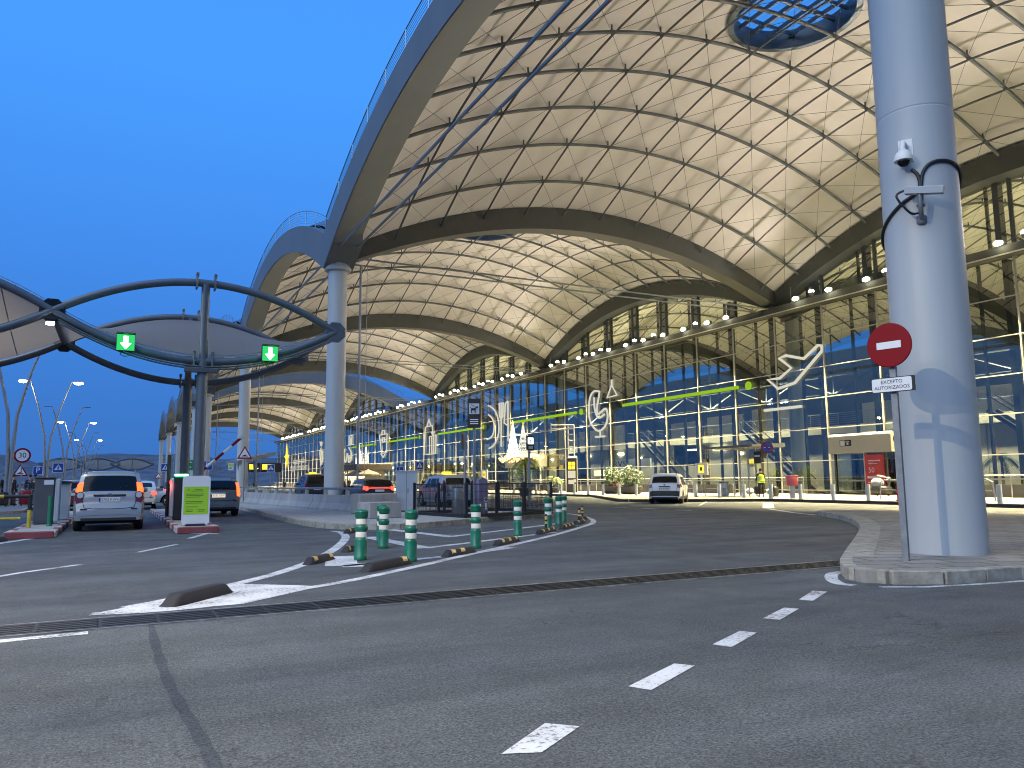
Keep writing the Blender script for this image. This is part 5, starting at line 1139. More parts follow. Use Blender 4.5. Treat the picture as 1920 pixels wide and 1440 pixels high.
for y0, y1 in ((8, 33), (40.5, 82), (91, 126), (134, 250)):
    b = MB()
    for z in (1.02, 1.22): b.tube([(0, y0, z), (0, y1, z)], .035, 6)
    b.build('rail', 'frame_white', t, smooth=50); b = MB()
    for k in range(int((y1-y0)/3)+1): b.tube([(0, y0+3*k, 0), (0, y0+3*k, 1.22)], .03, 6)
    b.build('rail_posts', 'frame_white', t, smooth=50)
def hoop(y, lab): simple('trolley_hoop', (36.6, y, .15), lab, 'hoop rail', [('hoop', 'rail_steel', lambda b: b.tube([(0, 0, 0), (0, .1, .9), (0, .35, 1.02), (0, 1.9, 1.02), (0, 2.1, .9), (0, 2.2, 0)], .035, 7).tube([(0, .12, .5), (0, 2.1, .5)], .025, 6))], 'trolley hoops on the forecourt')
hoop(40.6, 'bent tube hoop right behind the white SUV'); hoop(44.0, 'bent tube hoop partly behind the white SUV'); hoop(22.6, 'bent tube hoop just right of the big column'); hoop(26.6, 'bent tube hoop behind the red hydrant'); hoop(63, 'bent tube hoop left of the black totem')
# trolley shelter
t = empty('trolley_shelter', (37.8, 40.2, .15), 0, 'flat roofed steel shelter on paired posts by the person in the vest', 'shelter')
b = MB(); b.slab([(-1.5, 0), (1.4, 0), (1.4, .28), (-1.5, .14)], (0, -2.4, 3.2), (1, 0, 0), (0, 0, 1), (0, 4.8, 0)); b.build('roof', 'grey_dark', t)
for y in (-.9, -.2, .6, 1.2): b = MB(); b.tube([(.2, y, 0), (.2, y, 3.2)], .055, 8); b.build('post', 'rail_steel', t, smooth=50)
b = MB(); b.ball((.1, .2, 3.1), (.2, .2, .14), 10, 6); b.build('spotlight', 'frame_white', t, smooth=50)
b = MB(); b.box((.15, -1.15, 2.55), (.06, .62, .8)); b.build('direction_board', 'sign_black', t); b = MB(); b.box((.11, -1.15, 2.65), (.02, .46, .12)); b.build('board_print', 'sign_white', t)
simple('waste_bin', (36.9, 41.2, .15), 'light waste bin left of the person in the vest', 'bin', [('body', 'grey_box', lambda b: b.box((0, 0, .45), (.5, .5, .86), bev=.05)), ('lid', 'grey_dark', lambda b: b.box((0, 0, .93), (.54, .54, .1), bev=.04))], rz=.5)
simple('trolley_case', (37.0, 36.7, .15), 'black suitcase standing by the no stopping post', 'suitcase', [('shell', 'black_paint', lambda b: b.box((0, 0, .34), (.42, .28, .6), bev=.05)), ('handle', 'galvanised', lambda b: b.tube([(-.12, 0, .62), (-.12, 0, .92), (.12, 0, .92), (.12, 0, .62)], .014, 5)), ('wheel', 'tyre', lambda b: b.ball((-.15, 0, .04), .04, 8, 5)), ('wheel', 'tyre', lambda b: b.ball((.15, 0, .04), .04, 8, 5))])
# totem
tx, ty, _ = atX(1072, 900, 38.5)
t = empty('info_totem', (tx, ty, .15), radians(-28), 'tall black information totem with yellow squares and a ladder frame on top', 'totem')
b = MB(); b.box((0, 0, 1.62), (.95, .28, 3.24), bev=.02); b.build('panel', 'sign_black', t)
for s_ in (-1, 1): b = MB(); b.box((s_*.53, 0, 1.62), (.09, .34, 3.24)); b.build('side_rail', 'frame_white', t)
b = MB()
for x in (-.17, .17):
    for z in (2.35, 2.72): b.box((x, -.147, z), (.3, .012, .33), bev=.004)
b.build('yellow_squares', 'sign_lit_yellow', t); b = MB(); b.box((0, -.147, 1.7), (.72, .012, .7)); b.box((-.05, -.147, 1.0), (.55, .012, .4)); b.box((.28, -.15, 1.1), (.25, .014, .3)); b.build('notices', 'sign_white', t)
b = MB()
for s_ in (-.28, .28): b.tube([(s_, 0, 3.2), (s_, 0, 6.4)], .06, 6)
for z in (3.7, 4.3, 4.9, 5.5, 6.1): b.tube([(-.28, 0, z), (.28, 0, z)], .05, 6)
for z in (6.4, 6.05): b.tube([(.28, 0, z), (-1.9, 0, z)], .06, 6)
b.tube([(-1.9, 0, 6.4), (-1.9, 0, 5.7)], .06, 6); b.build('ladder_frame', 'frame_white', t, smooth=50)
# planters
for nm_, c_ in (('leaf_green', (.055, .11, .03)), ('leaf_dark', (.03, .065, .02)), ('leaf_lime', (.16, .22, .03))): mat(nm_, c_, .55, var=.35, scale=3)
mat('flower_white', (.8, .8, .76), .6); mat('flower_red', (.5, .02, .03), .6); mat('pot_dark', (.05, .05, .055), .6, var=.2); mat('bark', (.09, .065, .045), .9, var=.4, scale=9)
def leaves(n, c, r, size, seed, shape=None):
    rg = random.Random(seed); b = MB()
    for _ in range(n):
        while 1:
            p = Vector((rg.uniform(-1, 1), rg.uniform(-1, 1), rg.uniform(-1, 1)))
            if .25 < p.length < 1: break
        p *= 1+.25*sin(p.x*5+seed)*cos(p.y*4); q = Vector((c[0]+p.x*r[0], c[1]+p.y*r[1], c[2]+p.z*r[2]))
        a = Vector((rg.gauss(0, 1), rg.gauss(0, 1), rg.gauss(.4, 1))).normalized(); w = a.orthogonal().normalized(); s_ = size*rg.uniform(.6, 1.4)
        b._add([q-a*s_, q+w*s_*.4, q+a*s_, q-w*s_*.4], [(0, 1, 2, 3)])
    return b
def planter(x, y, lab, seed, red):
    t = empty('flower_planter', (x, y, .15), 0, lab, 'planter', 'flower planters on the forecourt'); b = MB(); b.lathe([(.62, 0), (.85, .1), (.98, .5), (.95, .62), (.86, .64), (.82, .52)], n=24); b.build('pot', 'pot_dark', t, smooth=40)
    s_ = empty('shrub'); s_.parent = t
    b = MB(); rg = random.Random(seed)
    for k in range(9): a = rg.uniform(0, 6.3); b.tube([(.2*cos(a), .2*sin(a), .5), (.6*cos(a), .6*sin(a), rg.uniform(1.2, 2.1))], .025, 4)
    b.build('stems', 'bark', t)
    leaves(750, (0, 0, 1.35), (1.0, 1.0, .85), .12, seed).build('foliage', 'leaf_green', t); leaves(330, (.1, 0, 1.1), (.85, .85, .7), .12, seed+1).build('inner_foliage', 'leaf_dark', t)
    leaves(55, (0, -.1, 1.65), (.9, .9, .62), .085, seed+2).build('blossom', 'flower_white', t)
    if red: leaves(60, (-.2, -.6, .75), (.5, .4, .15), .07, seed+3).build('red_blossom', 'flower_red', t)
    bpy.data.objects.remove(s_)
x1_, y1_, _ = atX(1150, 910, 37.6); planter(x1_, y1_, 'dark bowl planter with red flowers at its rim, left of two', 3, True)
x1_, y1_, _ = atX(1183, 910, 37.0); planter(x1_, y1_, 'dark bowl planter with white blossom, nearer the white SUV', 9, False)
def palm(x, y, z0, h, lab, seed, n=16, pot=True, lime=True, L_=1.5):
    t = empty('palm_plant', (x, y, z0), 0, lab, 'palm', None); rg = random.Random(seed)
    if pot: b = MB(); b.lathe([(.4, 0), (.5, .6), (.46, .62)], n=18); b.build('pot', 'pot_dark', t)
    b = MB(); b.tube([(0, 0, .5 if pot else 0), (.05, .02, h*.5), (0, 0, h)], [.10, .08, .07], 8); b.build('trunk', 'bark', t)
    b = MB()
    for k in range(n):
        a = 2*pi*k/n+rg.uniform(-.2, .2); up = rg.uniform(.2, 1.0); l = L_*rg.uniform(.7, 1.1); pts = [Vector((cos(a)*l*q, sin(a)*l*q, h+up*l*q*1.1-l*1.0*q*q)) for q in (0, .25, .5, .75, 1)]
        for p0, p1 in zip(pts, pts[1:]):
            d = p1-p0; s_ = d.cross(Vector((0, 0, 1))).normalized()
            for e in range(4):
                q = p0+d*e/4
                for sg in (-1, 1): b._add([q, q+d*.25, q+d*.4+s_*sg*l*.22-Vector((0, 0, .07))], [(0, 1, 2)])
    b.build('fronds', 'leaf_lime' if lime else 'leaf_green', t)
x1_, y1_, _ = atX(985, 900, 27); palm(x1_, y1_, .15, 2.6, 'thin palm in a pot beyond the right end of the mesh fence', 4)
x1_, y1_, _ = atX(1040, 905, 37); palm(x1_, y1_, .15, 1.4, 'low lime green potted palm left of the black totem', 7, 12, L_=1.0)
x1_, y1_, _ = atX(1880, 890, 49); palm(x1_, y1_, .15, 2.2, 'dark indoor palm right of the big column behind glass', 12, 14, lime=False, L_=1.3)
for i, (px, xx, sd) in enumerate(((905, 48.5, 31), (925, 49.5, 32), (850, 48.5, 33), (1008, 49.5, 34))):
    x1_, y1_, _ = atX(px, 880, xx); palm(x1_, y1_, .15, 3.2, ['leafy indoor palm left of the glowing tree', 'indoor palm just beside the gold garland', 'indoor palm behind the silver taxi', 'indoor palm right of the glowing tree'][i], sd, 18, lime=(i % 2 == 0), L_=2.0)
# entrance boxes
def entrance(y0, y1, lab, garland=False):
    t = empty('entrance_porch', (46.6, 0, .15), 0, lab, 'porch'); yc, w = (y0+y1)/2, abs(y1-y0)
    b = MB(); b.slab([(-1.5, 0), (0, 0), (0, 1.35), (-1.3, 1.35), (-1.5, 1.2)], (0, yc-w/2, 2.85), (1, 0, 0), (0, 0, 1), (0, w, 0)); b.build('fascia', 'wall_panel', t)
    for y in (yc-w/2+.1, yc+w/2-.1, yc): b = MB(); b.box((-.9, y, 1.42), (.16, .14, 2.84)); b.build('door_post', 'black_paint' if y > yc+.5 else 'frame_white', t)
    b = MB(); b.box((-.75, yc, 1.42), (.03, w-.3, 2.8)); b.build('glass_doors', 'clear_glass', t)
    b = MB(); b.box((-.7, yc, .95), (.1, w-.3, .1)); b.build('push_bar', 'frame_white', t)
    b = MB(); b.box((-1.515, yc+w*.20, 3.55), (.02, .95, .42)); s_ = b.build('pictogram_board', 'sign_black', t)
    b = MB(); b.box((-1.53, yc+w*.20+.24, 3.55), (.012, .36, .34)); b.box((-1.53, yc+w*.20-.18, 3.63), (.012, .28, .06)); b.box((-1.53, yc+w*.20-.18, 3.5), (.012, .14, .12)); b.build('pictograms', 'sign_white', s_)
    if garland:
        mat('gold_wire', (.8, .6, .2), .4, emit=(1, .74, .34), es=1.0)
        leaves(900, (-1.5, yc, 4.0), (.7, w*.62, .55), .14, 5).build('gold_garland', 'gold_wire', t)
entrance(39.5, 34.4, 'pale entrance porch with a black pictogram board right of the vest person'); entrance(91.5, 83.0, 'entrance porch crowned by gold garlands under the glowing tree', True)
t = empty('advert_poster', (45.55, 36.1, .15), 0, 'tall dark red advertisement poster in the entrance porch', 'poster'); mat('poster_red', (.20, .012, .016), .4, emit=(.5, .02, .02), es=.06)
b = MB(); b.box((0, 0, 1.35), (.06, 1.5, 2.7)); b.build('panel', 'poster_red', t)
b = MB(); b.text('50', .5, (-.033, .25, 1.65), (0, -1, 0), (0, 0, 1), .003); b.box((-.035, 0, 2.3), (.01, .9, .08)); b.box((-.035, .1, 2.1), (.01, .7, .07)); b.box((-.035, .2, 1.18), (.01, .8, .14)); b.box((-.035, 0, .85), (.01, 1.1, .05)); b.build('print', 'sign_white', t)
b = MB(); b.box((-.036, -.2, .5), (.01, .8, .35)); b.box((-.036, -.35, 1.18), (.012, .4, .13)); b.build('orange_field', 'amber_reflector', t)
simple('luggage_cart', (43.3, 34.0, .15), 'dark loaded cleaning cart left of the red hydrant', 'cart', [('frame', 'black_paint', lambda b: b.box((0, 0, .35), (.7, 1.3, .5), bev=.1)), ('sack', 'grey_box', lambda b: b.ball((0, .2, .8), (.32, .45, .35), 10, 6)), ('handle', 'rail_steel', lambda b: b.tube([(0, -.6, .5), (0, -.8, 1.1), (0, .2, 1.3)], .03, 6)), ('wheel', 'tyre', lambda b: b.ball((.2, .4, .12), .12, 8, 5)), ('wheel', 'tyre', lambda b: b.ball((.2, -.4, .12), .12, 8, 5))])
simple('rubbish_bags', (43.0, 45.2, .15), 'two pale rubbish bags lying by the handrail behind the vest person', 'bags', [('bag', 'sign_white', lambda b: b.ball((0, 0, .22), (.3, .32, .26), 10, 6)), ('bag', 'sign_white', lambda b: b.ball((.1, -2.0, .2), (.3, .35, .24), 10, 6))])
# hall signs behind the glass at the right edge
t = empty('flight_signs', (52.5, 24.0, 0), 0, 'stacked black and yellow direction boards hanging inside at the right', 'sign')
for k, z in enumerate((5.25, 4.75, 4.25, 3.75)):
    b = MB(); b.box((0, 0, z), (.12, 2.7 if k else 1.4, .42)); s_ = b.build('board', 'sign_black' if k else 'sign_green', t)
    b = MB(); b.box((-.07, .5 if k else .2, z), (.02, 1.2 if k else .5, .2)); b.build('lettering', 'sign_lit_yellow' if k else 'lit_cool', s_)
t = empty('screen_wall', (52.0, 25.6, 0), 0, 'cyan and pink lit screens inside the hall at the right edge', 'screens')
for k, (dy, m_) in enumerate(((-5.2, 'screen_cyan'), (-2.8, 'screen_cyan'), (-.9, 'screen_pink'), (1.4, 'screen_cyan'))):
    b = MB(); b.box((0, dy, 2.35), (.1, 2.0 if m_ == 'screen_cyan' else 1.3, .85)); s_ = b.build('screen', m_, t); b = MB(); b.box((-.06, dy+.2, 2.4), (.02, .5, .3)); b.build('screen_picture', 'lit_cool', s_)
t = empty('shop_fascia', (53.5, 76.0, .15), 0, 'white lit shop fascia with dark lettering behind the glass by the totem', 'shop sign')
b = MB(); b.box((0, 0, 3.0), (.2, 9, 1.1)); b.build('board', 'sign_white', t); b = MB(); b.text('RVS', 1.0, (-.11, 1.5, 3.0), (0, -1.6, 0), (0, 0, 1), .004); b.build('letters', 'sign_black', t)
t = empty('gate_number_sign', (43.5, 51.2, .15), 0, 'white lit box with a yellow square above the white SUV roof', 'sign'); b = MB(); b.box((0, 0, 2.0), (.12, 1.5, 1.0)); b.build('box', 'plate_white', t); b = MB(); b.box((-.065, 0, 2.0), (.01, .66, .66)); b.build('yellow_square', 'sign_lit_yellow', t); b = MB(); b.box((-.072, 0, 2.0), (.01, .3, .3)); b.build('black_mark', 'sign_black', t); b = MB(); b.tube([(0, 0, 0), (0, 0, 1.5)], .05, 6); b.build('post', 'rail_steel', t)
t = empty('gate_number_sign', (43.5, 94.5, .15), 0, 'white lit box with a yellow square behind the black fence', 'sign'); b = MB(); b.box((0, 0, 2.0), (.12, 2.0, 1.3)); b.build('box', 'plate_white', t); b = MB(); b.box((-.065, 0, 2.0), (.01, .8, .8)); b.build('yellow_square', 'sign_lit_yellow', t); b = MB(); b.box((-.072, 0, 2.0), (.01, .4, .4)); b.build('black_mark', 'sign_black', t); b = MB(); b.tube([(0, 0, 0), (0, 0, 1.4)], .05, 6); b.build('post', 'rail_steel', t)
# ------------------------------------------------------------------ pictograms on the glass
XG = 46.60
def picto(name, lab, strokes, r=.11, m_='picto_white', cl=()):
    t = empty(name, (XG, 0, 0), 0, lab, 'pictogram')
    for i, st in enumerate(strokes):
        P = [atX(px, py, XG) for px, py in st]; P = [(0, p[1], p[2]) for p in P]; b = MB()
        b.tube(P, r*.78, 7, closed=i in cl); b.build('stroke', m_, t, smooth=50)
    return t
z7 = lambda L_: [(1000+a/3, 580+b/3) for a, b in L_]; z6 = lambda L_: [(820+a/6, 720+b/6) for a, b in L_]; z8 = lambda L_: [(560+a/6, 700+b/6) for a, b in L_]
picto('plane_pictogram', 'white outlined landing plane on the glass with a bar under it', [z7([(1622, 204), (1600, 202), (1520, 278), (1420, 260), (1382, 275), (1450, 330), (1385, 388), (1318, 396), (1376, 446), (1470, 414), (1622, 235)]), z7([(1300, 569), (1508, 545)])], .15, cl=(0,))
picto('glass_pictogram', 'white outlined cocktail glass and small flask on the glass', [z7(catmull([(345, 458), (325, 480), (314, 530), (314, 600), (332, 655), (368, 685), (405, 655), (418, 600), (408, 558), (384, 574), (362, 590), (358, 555), (368, 495), (372, 462)], 3)), z7(catmull([(342, 495), (345, 560), (365, 610), (400, 590)], 4)), z7([(376, 688), (377, 712)]), z7([(350, 717), (402, 714)]), z7([(440, 425), (470, 482), (415, 497)]), z7([(440, 395), (440, 425)])], .14, cl=(0, 4))
picto('plate_pictogram', 'white plate arcs with fork and knife on the glass', [z6(catmull([(572, 242), (640, 290), (684, 400), (690, 550), (645, 675), (580, 725)], 4)), z6(catmull([(575, 345), (622, 395), (640, 480), (620, 580), (560, 624)], 4)), z6([(697, 212), (700, 360), (716, 396), (736, 368), (740, 204)]), z6([(718, 208), (718, 705)]), z6([(792, 192), (764, 225), (752, 440), (790, 465)]), z6([(794, 195), (796, 640)])], .14)
picto('shopping_pictogram', 'white bottle and gift box outline on the glass', [z8([(1470, 912), (1414, 910), (1425, 605), (1503, 588), (1508, 665)]), z8([(1442, 598), (1465, 518), (1486, 585)]), z8([(1472, 712), (1546, 692), (1541, 902), (1472, 912)]), z8([(1498, 706), (1498, 908)]), z8([(1520, 700), (1520, 905)]), z8([(1508, 690), (1490, 660), (1500, 655), (1510, 690), (1528, 652)])], .14, cl=(2,))
picto('suitcase_pictogram', 'white suitcase outline on the glass, right of the second column', [z8([(908, 696), (994, 680), (988, 886), (932, 904)]), z8([(934, 688), (940, 644), (964, 640), (968, 682)]), z8([(944, 768), (950, 722), (964, 722), (968, 764)]), z8([(938, 775), (986, 766)]), z8([(925, 905), (950, 948), (972, 905)])], .15, cl=(0,))
picto('parking_pictogram', 'white parking ticket outline on the glass beside the second column', [z8([(568, 705), (600, 692), (596, 800), (566, 808)]), z8([(583, 725), (582, 790)])], .18, cl=(0,))
picto('route_pictogram', 'white forked route outline on the glass below the ticket outline', [z8(catmull([(520, 850), (510, 920), (520, 1000), (540, 960), (545, 900)], 3)), z8(catmull([(565, 835), (592, 900), (588, 970), (562, 1000), (566, 930)], 3))], .19)
z4 = lambda L_: [(560+a/9.6, 760+b/9.6) for a, b in L_]
picto('traveller_pictogram', 'tall thin white figure outline left of the second column', [z4([(385, 660), (400, 730), (415, 660)]), z4([(400, 770), (380, 850), (392, 1000), (398, 1080), (425, 1000), (430, 900), (418, 800)])], .19)
for i, (a, c_, dt) in enumerate(((66.79, 49.86, 48.6), (92.4, 76.12, 74.97), (119.3, 102.9, 101.6), (145.9, 129.6, 128.1), (172.5, 156.2, 154.7), (199, 182.7, 181.2))):
    nm = ['between the plane and the cocktail glass', 'between the cocktail glass and the plate', 'left of the dog sign', 'between the gift box and the suitcase', 'left of the suitcase outline', 'left of the second column'][i]
    t = empty('lime_bar', (XG, 0, 9.0), 0, 'lime bar and dot on the glass '+nm, 'bar', 'lime bars on the glass front'); b = MB(); b.tube([(0, a, 0), (0, c_, 0)], .15, 8); b.build('bar', 'picto_lime', t, smooth=50)
    b = MB(); b.slab([(.36*cos(2*pi*k/24), .36*sin(2*pi*k/24)) for k in range(24)], (0, dt, 0), (0, 1, 0), (0, 0, 1), (-.05, 0, 0)); b.build('dot', 'picto_lime', t)
t = empty('airport_lettering', (XG, 0, 0), 0, 'two lines of white lettering with a yellow star on the far glass', 'lettering')
for s_, p in (('alicante-elche', (561, 864)), ('miguel hernández', (559, 876))):
    q = atX(*p, XG); b = MB(); b.text(s_, 2.6, (0, q[1], q[2]), (0, -1.25, 0), (0, 0, 1), .01); b.build('line', 'picto_white', t)
q = atX(537, 856, XG); b = MB(); b.slab([(0, 4), (.9, .6), (3.2, 0), (.9, -.6), (0, -4), (-.9, -.6), (-3.2, 0), (-.9, .6)], (0, q[1], q[2]), (0, 1, 0), (0, 0, 1), (-.05, 0, 0)); b.build('star', 'sign_lit_yellow', t)
# ------------------------------------------------------------------ glowing wire trees
emis('wire_light', (1, .97, .86), 3.2); emis('wire_gold', (1, .75, .2), 2.2)
def light_tree(x, y, z, h, r, lab, seed):
    t = empty('light_tree', (x, y, z), 0, lab, 'light tree', 'glowing wire trees'); rg = random.Random(seed); b = MB(); t.scale = (.3, 1, 1)
    for k in range(6):
        z0, r0 = h*(k/6)*.9, r*(1-k/6.6); z1, r1 = z0+h*.2, r0*.5; n = 12
        for j in range(n):
            a, a2 = 2*pi*j/n, 2*pi*(j+.5)/n
            b.tube([(r0*cos(a), r0*sin(a), z0), (r1*cos(a2), r1*sin(a2), z1)], .024, 4); b.tube([(r1*cos(a2), r1*sin(a2), z1), (r0*cos(a+2*pi/n), r0*sin(a+2*pi/n), z0)], .035, 4)
        b.tube([(r0*cos(2*pi*j/16), r0*sin(2*pi*j/16), z0) for j in range(16)], .03, 4, closed=True); b.tube([(r1*cos(2*pi*j/16), r1*sin(2*pi*j/16), z1) for j in range(16)], .03, 4, closed=True)
    b.build('light_wires', 'wire_light', t)
    b = MB(); b.slab([((.55 if k % 2 == 0 else .24)*r*.45*sin(pi*k/5), (.55 if k % 2 == 0 else .24)*r*.45*cos(pi*k/5)) for k in range(10)], (0, 0, h+.1), (0, 1, 0), (0, 0, 1), (-.1, 0, 0)); b.ball((0, 0, h+.1), (.12, .2, .2), 8, 5); b.build('star', 'wire_gold', t)
q = atX(962, 858, 46.0); light_tree(46.0, q[1], 4.5, 4.2, 1.75, 'glowing white wire tree with a gold star above the garland porch', 2); q = atX(673, 868, 46.0); light_tree(46.0, q[1], 4.95, 4.0, 2.1, 'smaller glowing wire tree beside the second column', 5)
# cafe pavilion
t = empty('cafe_pavilion', (39.5, 143, .15), 0, 'cafe pavilion with a flat dark brown roof right of the second column', 'kiosk'); mat('brown_roof', (.035, .028, .022), .6)
b = MB(); b.box((0, -4, 3.75), (6, 17, 1.1), bev=.1); b.build('roof', 'brown_roof', t); b = MB(); b.box((.8, -3, 1.6), (3.5, 13, 3.2)); b.build('bar', 'wall_panel', t)
for yy in (-11, -4, 3): b = MB(); b.tube([(-2.6, yy, 0), (-2.6, yy, 3.2)], .1, 6); b.build('post', 'black_paint', t)
b = MB()
for k in range(9): b.box((-1.0, -9+k*1.5, 2.3), (.1, .7, .9))
b.build('lit_shelves', 'lit_warm', t)
l = area('cafe_light', (37.5, 140, 3.2), (.3, 0, -1), 2, 12, 700, (1, .82, .5), 160)
t = simple('globe_lamp', (36.2, 143.5, .15), 'white globe lamp in front of the dark cafe roof', 'lamp', [('globe', 'lit_cool', lambda b: b.ball((0, 0, 3.9), .55, 16, 10)), ('pole', 'black_paint', lambda b: b.tube([(0, 0, 0), (0, 0, 3.4)], .06, 6))])
mat('parasol_brown', (.12, .10, .075), .85)
def parasol(x, y, lab):
    t = empty('parasol', (x, y, .15), 0, lab, 'parasol', 'brown cafe parasols'); b = MB(); n = 8
    b._add([(0, 0, 3.3)]+[(2.2*cos(2*pi*k/n), 2.2*sin(2*pi*k/n), 2.45) for k in range(n)]+[(2.2*cos(2*pi*k/n), 2.2*sin(2*pi*k/n), 2.2) for k in range(n)], [(0, 1+k, 1+(k+1) % n) for k in range(n)]+[(1+k, 1+n+k, 1+n+(k+1) % n, 1+(k+1) % n) for k in range(n)]); b.build('canopy', 'parasol_brown', t); b = MB(); b.tube([(0, 0, 0), (0, 0, 3.35)], .05, 6); b.build('pole', 'rail_steel', t)
parasol(37.5, 128, 'brown cafe parasol nearest the utility cabinet'); parasol(37.0, 133, 'brown cafe parasol under the dark roof edge')
# ------------------------------------------------------------------ people
mat('skin_tone', (.42, .25, .18), .55); mat('hair_dark', (.015, .011, .009), .7); mat('vest_yellow', (.55, .72, .05), .6, emit=(.5, .8, .05), es=.05)
for n_, c_ in (('cloth_black', (.015, .016, .019)), ('cloth_navy', (.02, .03, .06)), ('cloth_grey', (.12, .12, .125)), ('cloth_brown', (.09, .06, .04)), ('cloth_white', (.55, .56, .58)), ('cloth_maroon', (.12, .02, .03))): mat(n_, c_, .85, bump=.3, bscale=25, dist=.01)
def skin(name, V, E, Rr, m_, parent, root=0, lv=2):
    me = bpy.data.meshes.new(name); me.from_pydata([tuple(v) for v in V], E, []); me.materials.append(MATS[m_]); o = bpy.data.objects.new(name, me); COL.objects.link(o); o.parent = parent
    md = o.modifiers.new('skin', 'SKIN'); sv = me.skin_vertices
    if not sv:
        bm = bmesh.new(); bm.from_mesh(me); bm.verts.layers.skin.verify(); bm.to_mesh(me); bm.free(); sv = me.skin_vertices
    for i, r in enumerate(Rr): sv[0].data[i].radius = (r, r) if not isinstance(r, tuple) else r; sv[0].data[i].use_root = (i == root)
    md.use_smooth_shade = True
    s_ = o.modifiers.new('sub', 'SUBSURF'); s_.levels = lv; s_.render_levels = lv
    return o
def person(x, y, z, hd, lab, top='cloth_black', legs='cloth_black', h=1.75, stride=.12, armL=(0, 0), armR=(0, 0), vest=False, hat=None, lean=0., cat='person'):
    t = empty('person', (x, y, z), hd, lab, cat); k = h/1.75        # faces local +y
    t.scale = (k, k, k)
    def arm(sg, a):                       # a = (raise forward, bend)
        s0 = Vector((sg*.20, lean*1.4, 1.43)); up = Vector((sg*.13, sin(a[0]), -cos(a[0]))).normalized()*.29; e = s0+up
        f_ = a[0]+a[1]; lo = Vector((sg*.02-.0*sg, sin(f_), -cos(f_))).normalized()*.25; w = e+lo; return s0, e, w, w+lo.normalized()*.08
    aL, aR = arm(-1, armL), arm(1, armR)
    pel = Vector((0, lean*.2, .93)); wai = Vector((0, lean*.6, 1.08)); che = Vector((0, lean*1.2, 1.30)); nec = Vector((0, lean*1.6, 1.50)); hea = Vector((0, lean*1.8+.01, 1.56)); hb = Vector((0, lean*1.9+.015, 1.70))
    hl, hr_ = Vector((-.095, lean*.2, .88)), Vector((.095, lean*.2, .88)); kl, kr = Vector((-.10, stride*.6+.02, .49)), Vector((.10, -stride*.4+.03, .49)); fl_, fr_ = Vector((-.11, stride, .085)), Vector((.11, -stride, .085)); tl, tr = fl_+Vector((-.02, .15, -.05)), fr_+Vector((.02, .15, -.05))
    V = [pel, wai, che, nec, hea, hb, hl, kl, fl_, tl, hr_, kr, fr_, tr, *aL, *aR]
    E = [(0, 1), (1, 2), (2, 3), (3, 4), (4, 5), (0, 6), (6, 7), (7, 8), (8, 9), (0, 10), (10, 11), (11, 12), (12, 13), (2, 14), (14, 15), (15, 16), (16, 17), (2, 18), (18, 19), (19, 20), (20, 21)]
    Rr = [(.15, .11), (.14, .10), (.165, .11), .058, (.075, .085), (.078, .09), .085, .058, .042, (.045, .03), .085, .058, .042, (.045, .03), .06, .043, .032, (.038, .02), .06, .043, .032, (.038, .02)]
    skin('body', V, E, Rr, 'skin_tone', t)
    skin('trousers', [pel+Vector((0, 0, .06)), hl, kl, fl_+Vector((0, 0, .02)), hr_, kr, fr_+Vector((0, 0, .02))], [(0, 1), (1, 2), (2, 3), (0, 4), (4, 5), (5, 6)], [(.17, .125), .105, .078, .062, .105, .078, .062], legs, t)
    for f0, t0 in ((fl_, tl), (fr_, tr)): b = MB(); c_ = (f0+t0)/2; b.ball((c_.x, c_.y, .05), (.052, .145, .052), 10, 6); b.build('shoe', 'cloth_black', t, smooth=60)
    skin('jacket', [pel+Vector((0, 0, .0)), wai, che, nec-Vector((0, 0, .03)), aL[0], aL[1], aL[2], aR[0], aR[1], aR[2]], [(0, 1), (1, 2), (2, 3), (2, 4), (4, 5), (5, 6), (2, 7), (7, 8), (8, 9)], [(.185, .14), (.165, .125), (.195, .135), .075, .08, .06, .047, .08, .06, .047], top, t, root=1)
    for w in (aL, aR):                    # fingers and thumb
        d = (w[3]-w[2]).normalized(); s_ = Vector((0, 1, 0)).cross(d); s_ = s_.normalized() if s_.length > .1 else Vector((1, 0, 0)); b = MB()
        for q in range(4): p = w[3]+s_*(-.024+.016*q); b.tube([p, p+d*(.035+.006*(q in (1, 2))), p+d*.06+Vector((0, .012, 0))], [.009, .008, .006], 5)
        b.tube([w[2]+d*.03+s_*.03, w[2]+d*.07+s_*.055], [.010, .007], 5); b.build('hand', 'skin_tone', t, smooth=60)
    b = MB(); b.ball((hb.x, hb.y-.012, hb.z+.022), (.088, .102, .095), 14, 8); b.build('hair' if not hat else 'cap', 'hair_dark' if not hat else hat, t, smooth=60)
    b = MB(); b.ball((hb.x, hb.y+.095, hb.z-.045), (.015, .02, .025), 6, 5)
    for sg in (-1, 1): b.ball((hb.x+sg*.082, hb.y, hb.z-.03), (.012, .022, .032), 6, 5)
    b.build('face', 'skin_tone', t, smooth=60); b = MB()
    for sg in (-1, 1): b.ball((hb.x+sg*.032, hb.y+.085, hb.z-.012), (.011, .008, .008), 6, 4)
    b.tube([(hb.x-.025, hb.y+.09, hb.z-.085), (hb.x+.025, hb.y+.09, hb.z-.085)], .005, 4); b.build('eyes_and_mouth', 'hair_dark', t)
    if vest:
        skin('vest', [pel+Vector((0, 0, .04)), wai, che, nec-Vector((0, 0, .05))], [(0, 1), (1, 2), (2, 3)], [(.235, .18), (.225, .17), (.25, .18), .14], 'vest_yellow', t, root=1)
        b = MB(); b.lathe([(.225, 1.10), (.227, 1.15)], (0, lean*.8, 0), 20, False, 1.0, .78); b.build('reflective_stripe', 'reflector', t)
    return t
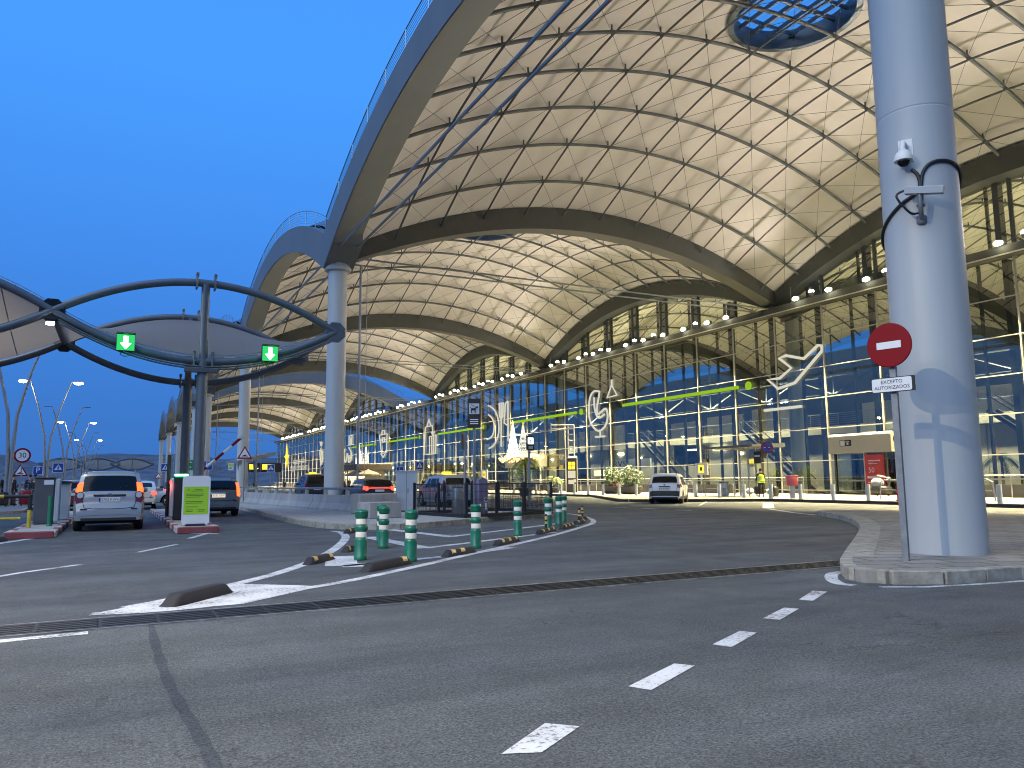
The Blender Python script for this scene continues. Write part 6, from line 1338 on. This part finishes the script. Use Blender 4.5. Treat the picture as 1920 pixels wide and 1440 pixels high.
px_, py_, _ = atX(1427, 905, 37.2); person(px_, py_, .15, radians(-30), 'person in black clothes and a yellow hi-vis vest, seen from behind', vest=True, armL=(.35, .5), armR=(.3, .9), stride=.10, lean=.03)
simple('hand_cart', (px_+.5, py_+.75, .15), 'low dark hand cart in front of the person in the vest', 'cart', [('frame', 'black_paint', lambda b: b.box((0, 0, .4), (.5, .7, .5), bev=.06)), ('handle', 'rail_steel', lambda b: b.tube([(-.2, -.35, .6), (-.2, -.5, .98), (.2, -.5, .98), (.2, -.35, .6)], .02, 5))], rz=radians(-30))
def pp(px, x_or_depth): v = _ray(px, 905)*x_or_depth; return v.x, v.y
for px, d, hd, lb, tp_, lg, st in ((8, 43, 1.0, 'person in dark clothes at the very left edge', 'cloth_black', 'cloth_navy', .1), (26, 44.5, -1.2, 'person in a black coat between the pole and the luggage', 'cloth_black', 'cloth_black', .05), (56, 46, .4, 'person in a dark jacket above the red suitcase', 'cloth_navy', 'cloth_black', .08), (66, 45, 2.4, 'person in a black jacket next to the left ticket cabinet', 'cloth_black', 'cloth_grey', .12)):
    x, y = pp(px, d); person(x, y, .13, hd, lb, tp_, lg, 1.72, st)
mat('case_red', (.30, .02, .03), .4)
def suitcase(px, d, lb, m_, s_=1.): x, y = pp(px, d); simple('suitcase', (x, y, .13), lb, 'suitcase', [('shell', m_, lambda b: b.box((0, 0, .40*s_), (.50*s_, .3, .68*s_), bev=.07)), ('handle', 'galvanised', lambda b: b.tube([(-.12, 0, .72*s_), (-.12, 0, 1.02*s_), (.12, 0, 1.02*s_), (.12, 0, .72*s_)], .014, 5)), ('wheel', 'tyre', lambda b: b.ball((-.18, 0, .04), .04, 8, 5)), ('wheel', 'tyre', lambda b: b.ball((.18, 0, .04), .04, 8, 5))], 'suitcases of the waiting travellers', rz=.5)
suitcase(49, 43.5, 'large red suitcase on the car park pavement', 'case_red', 1.15); suitcase(7, 42, 'black suitcase at the left picture edge', 'black_paint', 1.05); suitcase(23, 43, 'dark brown suitcase beside the pale pole', 'cloth_brown', .8)
for px, xx, lb, c_ in ((476, 26, 'dark person waiting far beyond the barrier rail', 'cloth_black'), (533, 26, 'distant person in dark clothes under the far lettering', 'cloth_navy'), (655, 34, 'person just right of the second column', 'cloth_black'), (667, 35, 'second person right of the second column', 'cloth_grey'), (795, 33, 'person standing by the crossing sign left of the taxi', 'cloth_black')):
    x, y, _ = atX(px, 905, xx); person(x, y, .15 if xx > 33.3 else 0, random.uniform(0, 6), lb, c_, 'cloth_black', 1.74, .1)
# glass bus shelter by the third column, far ticket hall lights
t = empty('bus_shelter', (12.4, 84.5, 0), radians(10), 'steel shelter with a sloped roof beside the third column', 'shelter')
b = MB(); b.slab([(-1.9, 0), (1.9, .9), (1.9, 1.25), (-1.9, .35)], (0, -1.5, 3.2), (1, 0, 0), (0, 0, 1), (0, 4, 0)); b.build('roof', 'galvanised', t)
for x_ in (-1.4, .2): b = MB(); b.tube([(x_, -1.2, 0), (x_-.4, -1.2, 3.5)], .12, 6); b.build('post', 'galvanised', t)
b = MB(); b.box((-.5, -1.25, 1.8), (1.6, .02, 2.4)); b.build('pane', 'clear_glass', t)
t = empty('car_hire_sign', (20, 128, 0), 0, 'long dark sign board with yellow squares far behind the barrier', 'sign'); b = MB(); b.box((0, 0, 3.7), (6.5, .3, 1.4)); b.build('board', 'sign_black', t); b = MB(); b.box((-1.2, -.17, 3.8), (.9, .04, .8)); b.box((1.0, -.17, 3.8), (1.4, .04, .8)); b.build('yellow_squares', 'sign_lit_yellow', t)
for x_ in (-2.8, 2.8): b = MB(); b.tube([(x_, 0, 0), (x_, 0, 3)], .12, 6); b.build('post', 'galvanised', t)
